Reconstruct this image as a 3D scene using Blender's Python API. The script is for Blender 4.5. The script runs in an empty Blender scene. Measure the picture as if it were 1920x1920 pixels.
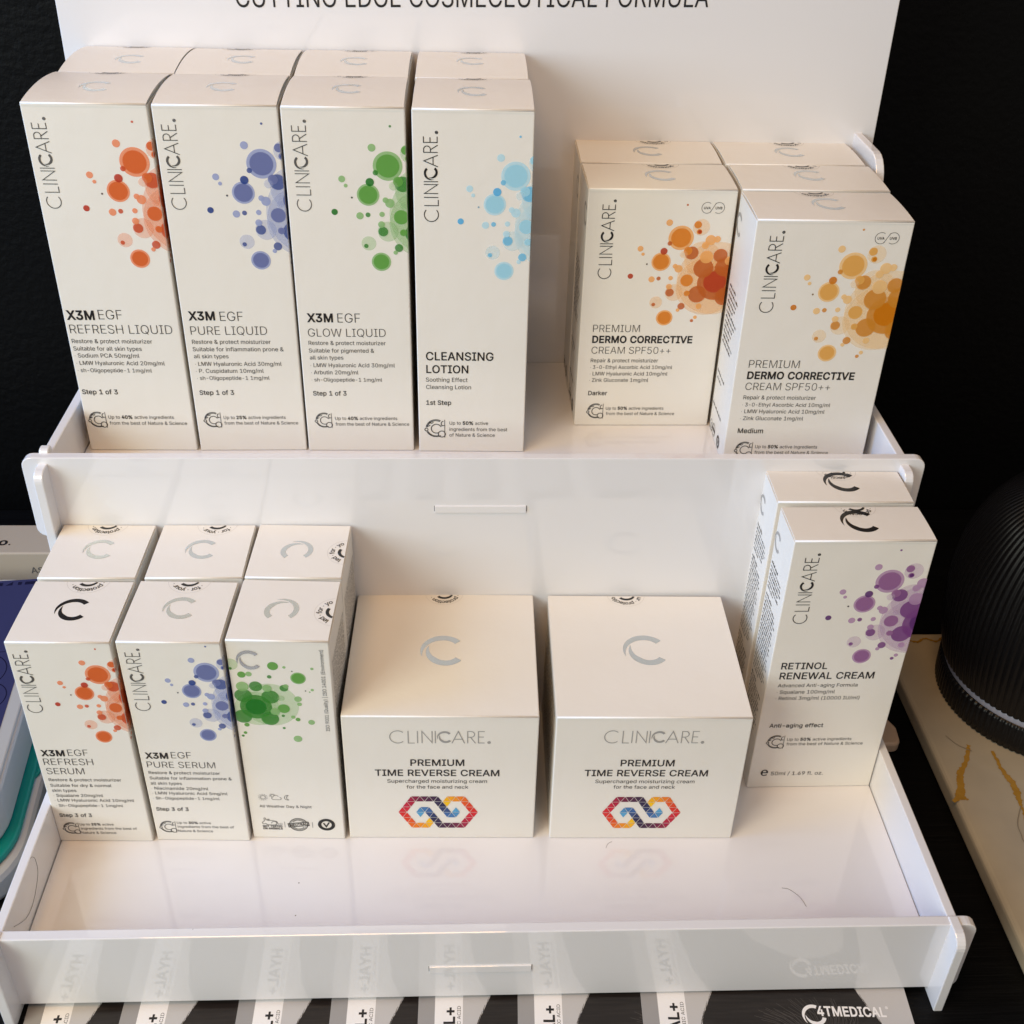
import bpy, bmesh, math, random
from mathutils import Vector, Matrix
from mathutils.geometry import delaunay_2d_cdt
random.seed(7)
S = bpy.context.scene
COL = S.collection
PI = math.pi
R = math.radians
MM = 0.001

# ------------------------------------------------------------------ camera
cam_d = bpy.data.cameras.new('camera')
cam = bpy.data.objects.new('camera', cam_d); COL.objects.link(cam)
cam_d.sensor_width = 36; cam_d.lens = 1.138077 * 36
cam_d.clip_start = 0.01; cam_d.clip_end = 50
c_r = Vector((0.99903664, -0.03677432, 0.02394646)); c_u = Vector((0.00083024, 0.56142063, 0.82753017)); c_f = Vector((0.04387590, 0.82671308, -0.56091032))
CAM = Vector((-0.0009, -0.43927277, 0.37537871))
cam.matrix_world = Matrix(((c_r.x, c_u.x, -c_f.x, CAM.x), (c_r.y, c_u.y, -c_f.y, CAM.y), (c_r.z, c_u.z, -c_f.z, CAM.z), (0, 0, 0, 1)))
S.camera = cam

# ------------------------------------------------------------------ world and lamps
W = bpy.data.worlds.new('World'); S.world = W; W.use_nodes = True
bg = W.node_tree.nodes['Background']; bg.inputs[0].default_value = (1.0, 0.97, 0.95, 1); bg.inputs[1].default_value = 0.35

def area(name, loc, target, sx, sy, power, col):
    d = bpy.data.lights.new(name, 'AREA'); d.shape = 'RECTANGLE'; d.size = sx; d.size_y = sy; d.energy = power; d.color = col
    o = bpy.data.objects.new(name, d); COL.objects.link(o); o.location = loc
    o.rotation_euler = (Vector(target) - Vector(loc)).to_track_quat('-Z', 'Y').to_euler()
    return o
area('window_light', (-0.80, -0.85, 0.60), (0.0, 0.0, 0.1), 0.6, 0.75, 9.9, (0.955, 1.0, 0.88))
area('side_window_light', (-1.0, -0.18, 0.50), (0.0, 0.0, 0.1), 0.6, 0.7, 8.4, (0.12, 0.42, 1.0))
area('ceiling_lamp', (-0.25, -0.52, 1.45), (0.0, 0.0, 0.1), 0.5, 0.5, 7.7, (1.0, 0.55, 0.20))

S.view_settings.view_transform = 'Standard'; S.view_settings.look = 'None'
S.view_settings.exposure = 0.0; S.view_settings.gamma = 1.0; S.view_settings.use_curve_mapping = False
S.render.engine = 'CYCLES'
cy = S.cycles
cy.max_bounces = 8; cy.diffuse_bounces = 4; cy.glossy_bounces = 4; cy.transparent_max_bounces = 24
cy.use_denoising = True; cy.caustics_reflective = False; cy.caustics_refractive = False

# ------------------------------------------------------------------ materials
def srgb(r, g, b):
    f = lambda c: (c / 255 / 12.92) if c / 255 <= 0.04045 else ((c / 255 + 0.055) / 1.055) ** 2.4
    return (f(r), f(g), f(b), 1)
MATS = {}
def mat(name, color=(.8, .8, .8, 1), rough=.5, metal=0.0, ior=1.45, spec=.5, bump=None, emit=None, coat=0, sss=0, vary=None, smudge=False):
    m = bpy.data.materials.new(name); m.use_nodes = True
    nt = m.node_tree; p = nt.nodes['Principled BSDF']
    p.inputs['Base Color'].default_value = color; p.inputs['Roughness'].default_value = rough
    p.inputs['Metallic'].default_value = metal; p.inputs['IOR'].default_value = ior; p.inputs['Specular IOR Level'].default_value = spec
    p.inputs['Coat Weight'].default_value = coat
    if sss:
        p.inputs['Subsurface Weight'].default_value = sss; p.inputs['Subsurface Radius'].default_value = (.006, .006, .006); p.inputs['Subsurface Scale'].default_value = 1
    if emit:
        p.inputs['Emission Color'].default_value = emit[0]; p.inputs['Emission Strength'].default_value = emit[1]
    if bump or vary or smudge:
        tc = nt.nodes.new('ShaderNodeTexCoord')
    if bump:
        n = nt.nodes.new('ShaderNodeTexNoise'); n.inputs['Scale'].default_value = bump[0]; n.inputs['Detail'].default_value = 4
        b = nt.nodes.new('ShaderNodeBump'); b.inputs['Strength'].default_value = bump[1]; b.inputs['Distance'].default_value = bump[2]
        nt.links.new(tc.outputs['Object'], n.inputs['Vector']); nt.links.new(n.outputs['Fac'], b.inputs['Height']); nt.links.new(b.outputs['Normal'], p.inputs['Normal'])
    if vary:
        n = nt.nodes.new('ShaderNodeTexNoise'); n.inputs['Scale'].default_value = vary[0]; n.inputs['Detail'].default_value = 3
        mx = nt.nodes.new('ShaderNodeMix'); mx.data_type = 'RGBA'
        mx.inputs[6].default_value = color; mx.inputs[7].default_value = vary[1]
        nt.links.new(tc.outputs['Object'], n.inputs['Vector']); nt.links.new(n.outputs['Fac'], mx.inputs[0]); nt.links.new(mx.outputs[2], p.inputs['Base Color'])
    if smudge:
        n = nt.nodes.new('ShaderNodeTexNoise'); n.inputs['Scale'].default_value = 38; n.inputs['Detail'].default_value = 6
        q = nt.nodes.new('ShaderNodeMapRange'); q.inputs['From Min'].default_value = .45; q.inputs['From Max'].default_value = .75; q.inputs['To Min'].default_value = .03; q.inputs['To Max'].default_value = .12
        nt.links.new(tc.outputs['Object'], n.inputs['Vector']); nt.links.new(n.outputs['Fac'], q.inputs['Value']); nt.links.new(q.outputs['Result'], p.inputs['Roughness'])
    if smudge:
        v = nt.nodes.new('ShaderNodeTexVoronoi'); v.inputs['Scale'].default_value = 95
        a = nt.nodes.new('ShaderNodeMath'); a.operation = 'LESS_THAN'; a.inputs[1].default_value = .028
        sp = nt.nodes.new('ShaderNodeSeparateColor'); b2 = nt.nodes.new('ShaderNodeMath'); b2.operation = 'GREATER_THAN'; b2.inputs[1].default_value = .86
        ml = nt.nodes.new('ShaderNodeMath'); ml.operation = 'MULTIPLY'
        mx = nt.nodes.new('ShaderNodeMix'); mx.data_type = 'RGBA'; mx.inputs[6].default_value = color; mx.inputs[7].default_value = (.20, .17, .15, 1)
        L = nt.links.new
        L(tc.outputs['Object'], v.inputs['Vector']); L(v.outputs['Distance'], a.inputs[0]); L(v.outputs['Color'], sp.inputs[0]); L(sp.outputs[0], b2.inputs[0])
        L(a.outputs[0], ml.inputs[0]); L(b2.outputs[0], ml.inputs[1]); L(ml.outputs[0], mx.inputs[0]); L(mx.outputs[2], p.inputs['Base Color'])
    MATS[name] = m
    return m
M_card = mat('white_cardboard', (.80, .765, .71, 1), .42, spec=.35, bump=(70, .22, .0012), vary=(25, (.765, .73, .67, 1)))
M_fold = mat('whitened_fold', (.90, .87, .83, 1), .4)
M_acr = mat('white_acrylic', (.755, .745, .76, 1), .045, ior=1.72, bump=(9, .03, .002), smudge=True)
M_black = mat('black_ink', (.012, .011, .012, 1), .4)
M_grey = mat('grey_ink', (.10, .095, .09, 1), .35)
M_pale = mat('pale_grey_ink', (.33, .32, .305, 1), .3)
M_foil = mat('silver_foil', (.70, .73, .73, 1), .24, metal=1)
M_dfoil = mat('dark_foil', (.035, .033, .033, 1), .22, metal=.4)
M_film = mat('sticker_outline', (.62, .59, .56, 1), .2)
M_wall = mat('black_wall_paint', (.0020, .0020, .0020, 1), .5, spec=.12, bump=(260, .35, .0015))
M_slab = mat('marble', (.50, .43, .32, 1), .12, spec=.3, vary=(26, (.29, .265, .225, 1)))
M_gold = mat('gold_vein', (.40, .235, .04, 1), .2, vary=(300, (.27, .14, .022, 1)))
M_vein = mat('grey_vein', (.22, .19, .15, 1), .2)
M_vase = mat('black_satin', (.004, .004, .005, 1), .35, spec=.3)
M_ring = mat('pale_blue_ring', (.30, .30, .38, 1), .35)
M_white = mat('white_plastic', (.40, .38, .355, 1), .3)
M_casing = mat('light_grey_casing', (.44, .41, .375, 1), .3)
M_teal = mat('teal_plastic', (.0, .19, .155, 1), .25)
M_screen = mat('screen_glass', (.02, .02, .05, 1), .08, emit=(srgb(44, 47, 86), .55))
M_icon = mat('screen_icons', (.006, .006, .02, 1), .1, emit=(srgb(22, 22, 50), .5))
M_cream = mat('cream_board', (.40, .33, .25, 1), .5)
M_foot = mat('warm_lit_acrylic', (.55, .40, .29, 1), .2)  # white acrylic foot, with the dim warm light on it put into the base colour
M_hair = mat('dark_hair', (.05, .04, .035, 1), .4)
M_cgrey = mat('postcard_grey', (.30, .29, .285, 1), .3)
M_clight = mat('postcard_light_grey', (.48, .465, .455, 1), .3)
M_cwhite = mat('postcard_white', (.80, .78, .77, 1), .3)
M_cskin = mat('postcard_skin_grey', (.42, .40, .385, 1), .3)
M_chair2 = mat('postcard_strand', (.09, .08, .073, 1), .3)

def wood():
    m = mat('black_ash_wood', (.010, .0095, .010, 1), .45, spec=.14)
    nt = m.node_tree; p = nt.nodes['Principled BSDF']
    tc = nt.nodes.new('ShaderNodeTexCoord'); mp = nt.nodes.new('ShaderNodeMapping'); mp.inputs['Scale'].default_value = (12, 320, 12)
    n = nt.nodes.new('ShaderNodeTexNoise'); n.inputs['Scale'].default_value = 2.2; n.inputs['Detail'].default_value = 6; n.inputs['Distortion'].default_value = .6
    r = nt.nodes.new('ShaderNodeValToRGB'); r.color_ramp.elements[0].position = .42; r.color_ramp.elements[1].position = .68
    r.color_ramp.elements[0].color = (.0018, .0019, .0022, 1); r.color_ramp.elements[1].color = (.0034, .0035, .0040, 1)
    b = nt.nodes.new('ShaderNodeBump'); b.inputs['Strength'].default_value = .35; b.inputs['Distance'].default_value = .001
    L = nt.links.new
    L(tc.outputs['Object'], mp.inputs['Vector']); L(mp.outputs['Vector'], n.inputs['Vector']); L(n.outputs['Fac'], r.inputs['Fac']); L(r.outputs['Color'], p.inputs['Base Color'])
    L(n.outputs['Fac'], b.inputs['Height']); L(b.outputs['Normal'], p.inputs['Normal'])
    return m
M_wood = wood()
def dark_hair_print():
    m = mat('postcard_hair', (.02, .016, .014, 1), .3)
    nt = m.node_tree; p = nt.nodes['Principled BSDF']
    tc = nt.nodes.new('ShaderNodeTexCoord'); mp = nt.nodes.new('ShaderNodeMapping'); mp.inputs['Scale'].default_value = (60, 900, 1); mp.inputs['Rotation'].default_value = (0, 0, .5)
    n = nt.nodes.new('ShaderNodeTexNoise'); n.inputs['Scale'].default_value = 1.0; n.inputs['Detail'].default_value = 5
    r = nt.nodes.new('ShaderNodeValToRGB'); r.color_ramp.elements[0].color = (.013, .010, .009, 1); r.color_ramp.elements[1].color = (.024, .019, .017, 1)
    r.color_ramp.elements[0].position = .4; r.color_ramp.elements[1].position = .75
    L = nt.links.new
    L(tc.outputs['Object'], mp.inputs['Vector']); L(mp.outputs['Vector'], n.inputs['Vector']); L(n.outputs['Fac'], r.inputs['Fac']); L(r.outputs['Color'], p.inputs['Base Color'])
    return m
M_chair = dark_hair_print()
def ink():
    m = mat('coloured_ink', rough=.4, spec=.35); nt = m.node_tree; p = nt.nodes['Principled BSDF']
    a = nt.nodes.new('ShaderNodeVertexColor'); a.layer_name = 'ink'
    nt.links.new(a.outputs['Color'], p.inputs['Base Color']); nt.links.new(a.outputs['Alpha'], p.inputs['Alpha'])
    return m
M_ink = ink()

# ------------------------------------------------------------------ object helpers
def link(name, me, parent=None, mats=()):
    o = bpy.data.objects.new(name, me); COL.objects.link(o)
    for m in mats: me.materials.append(m)
    if parent: o.parent = parent
    return o
def empty(name, loc, rz=0):
    o = bpy.data.objects.new(name, None); COL.objects.link(o); o.location = loc; o.rotation_euler = (0, 0, rz); o.empty_display_size = .01
    return o
def tag(o, label, cat, group=None):
    o['label'] = label; o['category'] = cat
    if group: o['group'] = group
    return o
def bm_obj(name, bm, m, parent=None, smooth=False):
    me = bpy.data.meshes.new(name); bm.normal_update(); bm.to_mesh(me); bm.free()
    if smooth:
        for p in me.polygons: p.use_smooth = True
    return link(name, me, parent, [m])
def bm_box(x0, x1, y0, y1, z0, z1, bev=0, seg=2):
    bm = bmesh.new()
    bmesh.ops.create_cube(bm, size=1)
    for v in bm.verts:
        v.co = ((x0 + x1) / 2 + v.co.x * (x1 - x0), (y0 + y1) / 2 + v.co.y * (y1 - y0), (z0 + z1) / 2 + v.co.z * (z1 - z0))
    if bev: bmesh.ops.bevel(bm, geom=list(bm.edges), offset=bev, segments=seg, profile=.5, affect='EDGES')
    return bm
def rounded(pts, rad, n=5):
    """polygon with rounded corners; rad one number or one per corner"""
    out = []; N = len(pts)
    for i in range(N):
        r = rad[i] if isinstance(rad, (list, tuple)) else rad
        p = Vector(pts[i]); a = (Vector(pts[i - 1]) - p); b = (Vector(pts[(i + 1) % N]) - p)
        if r <= 0: out.append(tuple(p)); continue
        la, lb = a.length, b.length; a.normalize(); b.normalize()
        ang = a.angle(b); t = min(r / math.tan(ang / 2), la * .49, lb * .49); rr = t * math.tan(ang / 2)
        c = p + (a + b).normalized() * (rr / math.sin(ang / 2))
        s = p + a * t - c; e = p + b * t - c
        tot = s.angle(e) if s.length and e.length else 0
        sg = 1 if s.x * e.y - s.y * e.x > 0 else -1
        for k in range(n + 1):
            th = sg * tot * k / n
            out.append((c.x + s.x * math.cos(th) - s.y * math.sin(th), c.y + s.x * math.sin(th) + s.y * math.cos(th)))
    return out
def bm_prism(outline, f, t0, t1, bev=0.0004):
    """outline in 2-D, f(a,b,t) -> 3-D; extruded from t0 to t1"""
    bm = bmesh.new()
    v0 = [bm.verts.new(f(a, b, t0)) for a, b in outline]; v1 = [bm.verts.new(f(a, b, t1)) for a, b in outline]
    f0 = bm.faces.new(v0); f1 = bm.faces.new(v1[::-1]); n = len(outline)
    for i in range(n): bm.faces.new((v0[i], v1[i], v1[(i + 1) % n], v0[(i + 1) % n]))
    bmesh.ops.recalc_face_normals(bm, faces=bm.faces)
    if bev:
        es = [e for e in bm.edges if (f0 in e.link_faces) or (f1 in e.link_faces)]
        bmesh.ops.bevel(bm, geom=es, offset=bev, segments=2, profile=.5, affect='EDGES')
    bmesh.ops.triangulate(bm, faces=[f for f in bm.faces if len(f.verts) > 4])
    return bm
def tube_mesh(name, pts, r, m, parent=None, n=6):
    bm = bmesh.new(); rings = []
    for i, p in enumerate(pts):
        p = Vector(p); d = (Vector(pts[min(i + 1, len(pts) - 1)]) - Vector(pts[max(i - 1, 0)])).normalized()
        a = d.orthogonal().normalized(); b = d.cross(a)
        rings.append([bm.verts.new(p + (a * math.cos(2 * PI * k / n) + b * math.sin(2 * PI * k / n)) * r) for k in range(n)])
    for i in range(len(rings) - 1):
        A, B = rings[i], rings[i + 1]
        bridge = min(range(n), key=lambda s: sum((A[k].co - B[(k + s) % n].co).length for k in range(n)))
        for k in range(n): bm.faces.new((A[k], A[(k + 1) % n], B[(k + 1 + bridge) % n], B[(k + bridge) % n]))
    bm.faces.new(rings[0]); bm.faces.new(rings[-1])
    bmesh.ops.recalc_face_normals(bm, faces=bm.faces)
    return bm_obj(name, bm, m, parent, True)
def smooth_path(pts, k=8):
    out = []
    P = [Vector(p) for p in pts]; P = [P[0] * 2 - P[1]] + P + [P[-1] * 2 - P[-2]]
    for i in range(1, len(P) - 2):
        for j in range(k):
            t = j / k; a, b, c, d = P[i - 1:i + 3]
            out.append(.5 * ((2 * b) + (c - a) * t + (2 * a - 5 * b + 4 * c - d) * t * t + (3 * b - a - 3 * c + d) * t ** 3))
    out.append(P[-2]); return out

class Art:
    """flat printed artwork: polygons in face millimetres, later laid on a box face"""
    def __init__(s): s.v = []; s.f = []; s.c = []
    def poly(s, pts, h=0.1, col=None):
        i = len(s.v); s.v += [(p[0], p[1], h) for p in pts]; s.f.append(tuple(range(i, i + len(pts)))); s.c.append(col)
    def tris(s, verts, tris, h=0.1):
        i = len(s.v); s.v += [(p[0], p[1], h) for p in verts]
        for t in tris: s.f.append(tuple(i + k for k in t)); s.c.append(None)
    def strip(s, L, Rr, h=0.1):
        for a in range(len(L) - 1): s.poly((L[a], L[a + 1], Rr[a + 1], Rr[a]), h)
    def stroke(s, pts, w, h=0.1, closed=False):
        pts = [Vector(p) for p in pts]
        if closed: pts = pts + [pts[0], pts[1]]
        L = []; Q = []
        for i, p in enumerate(pts):
            d1 = (p - pts[i - 1]).normalized() if i else None; d2 = (pts[i + 1] - p).normalized() if i < len(pts) - 1 else None
            if d1 is None: d1 = d2
            if d2 is None: d2 = d1
            n1 = Vector((-d1.y, d1.x)); n2 = Vector((-d2.y, d2.x)); n = n1 + n2
            if n.length < 1e-6: n = n1
            n.normalize(); k = w / 2 / max(.35, n.dot(n1)); L.append(p + n * k); Q.append(p - n * k)
        if closed: L[0] = L[-2]; Q[0] = Q[-2]; L = L[:-1]; Q = Q[:-1]
        s.strip(L, Q, h)
    def arc(s, cx, cy, r, a0, a1, w, h=0.1, n=None):
        n = n or max(6, int(abs(a1 - a0) / 9))
        s.stroke([(cx + r * math.cos(R(a0 + (a1 - a0) * k / n)), cy + r * math.sin(R(a0 + (a1 - a0) * k / n))) for k in range(n + 1)], w, h)
    def disc(s, cx, cy, r, h=0.1, n=28, col=None):
        s.poly([(cx + r * math.cos(2 * PI * k / n), cy + r * math.sin(2 * PI * k / n)) for k in range(n)], h, col)
    def add(s, o, fn):
        i = len(s.v); s.v += [fn(*p[:2]) + (p[2],) for p in o.v]; s.f += [tuple(i + k for k in f) for f in o.f]; s.c += o.c
    def build(s, name, place, m, parent):
        if not s.f: return None
        me = bpy.data.meshes.new(name); me.from_pydata([place(*[x * MM for x in v]) for v in s.v], [], s.f)
        if s.c and any(s.c):
            at = me.color_attributes.new('ink', 'FLOAT_COLOR', 'CORNER')
            for p in me.polygons:
                for li in p.loop_indices: at.data[li].color = s.c[p.index] or (0, 0, 0, 1)
        me.update()
        return link(name, me, parent, [m])

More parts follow.
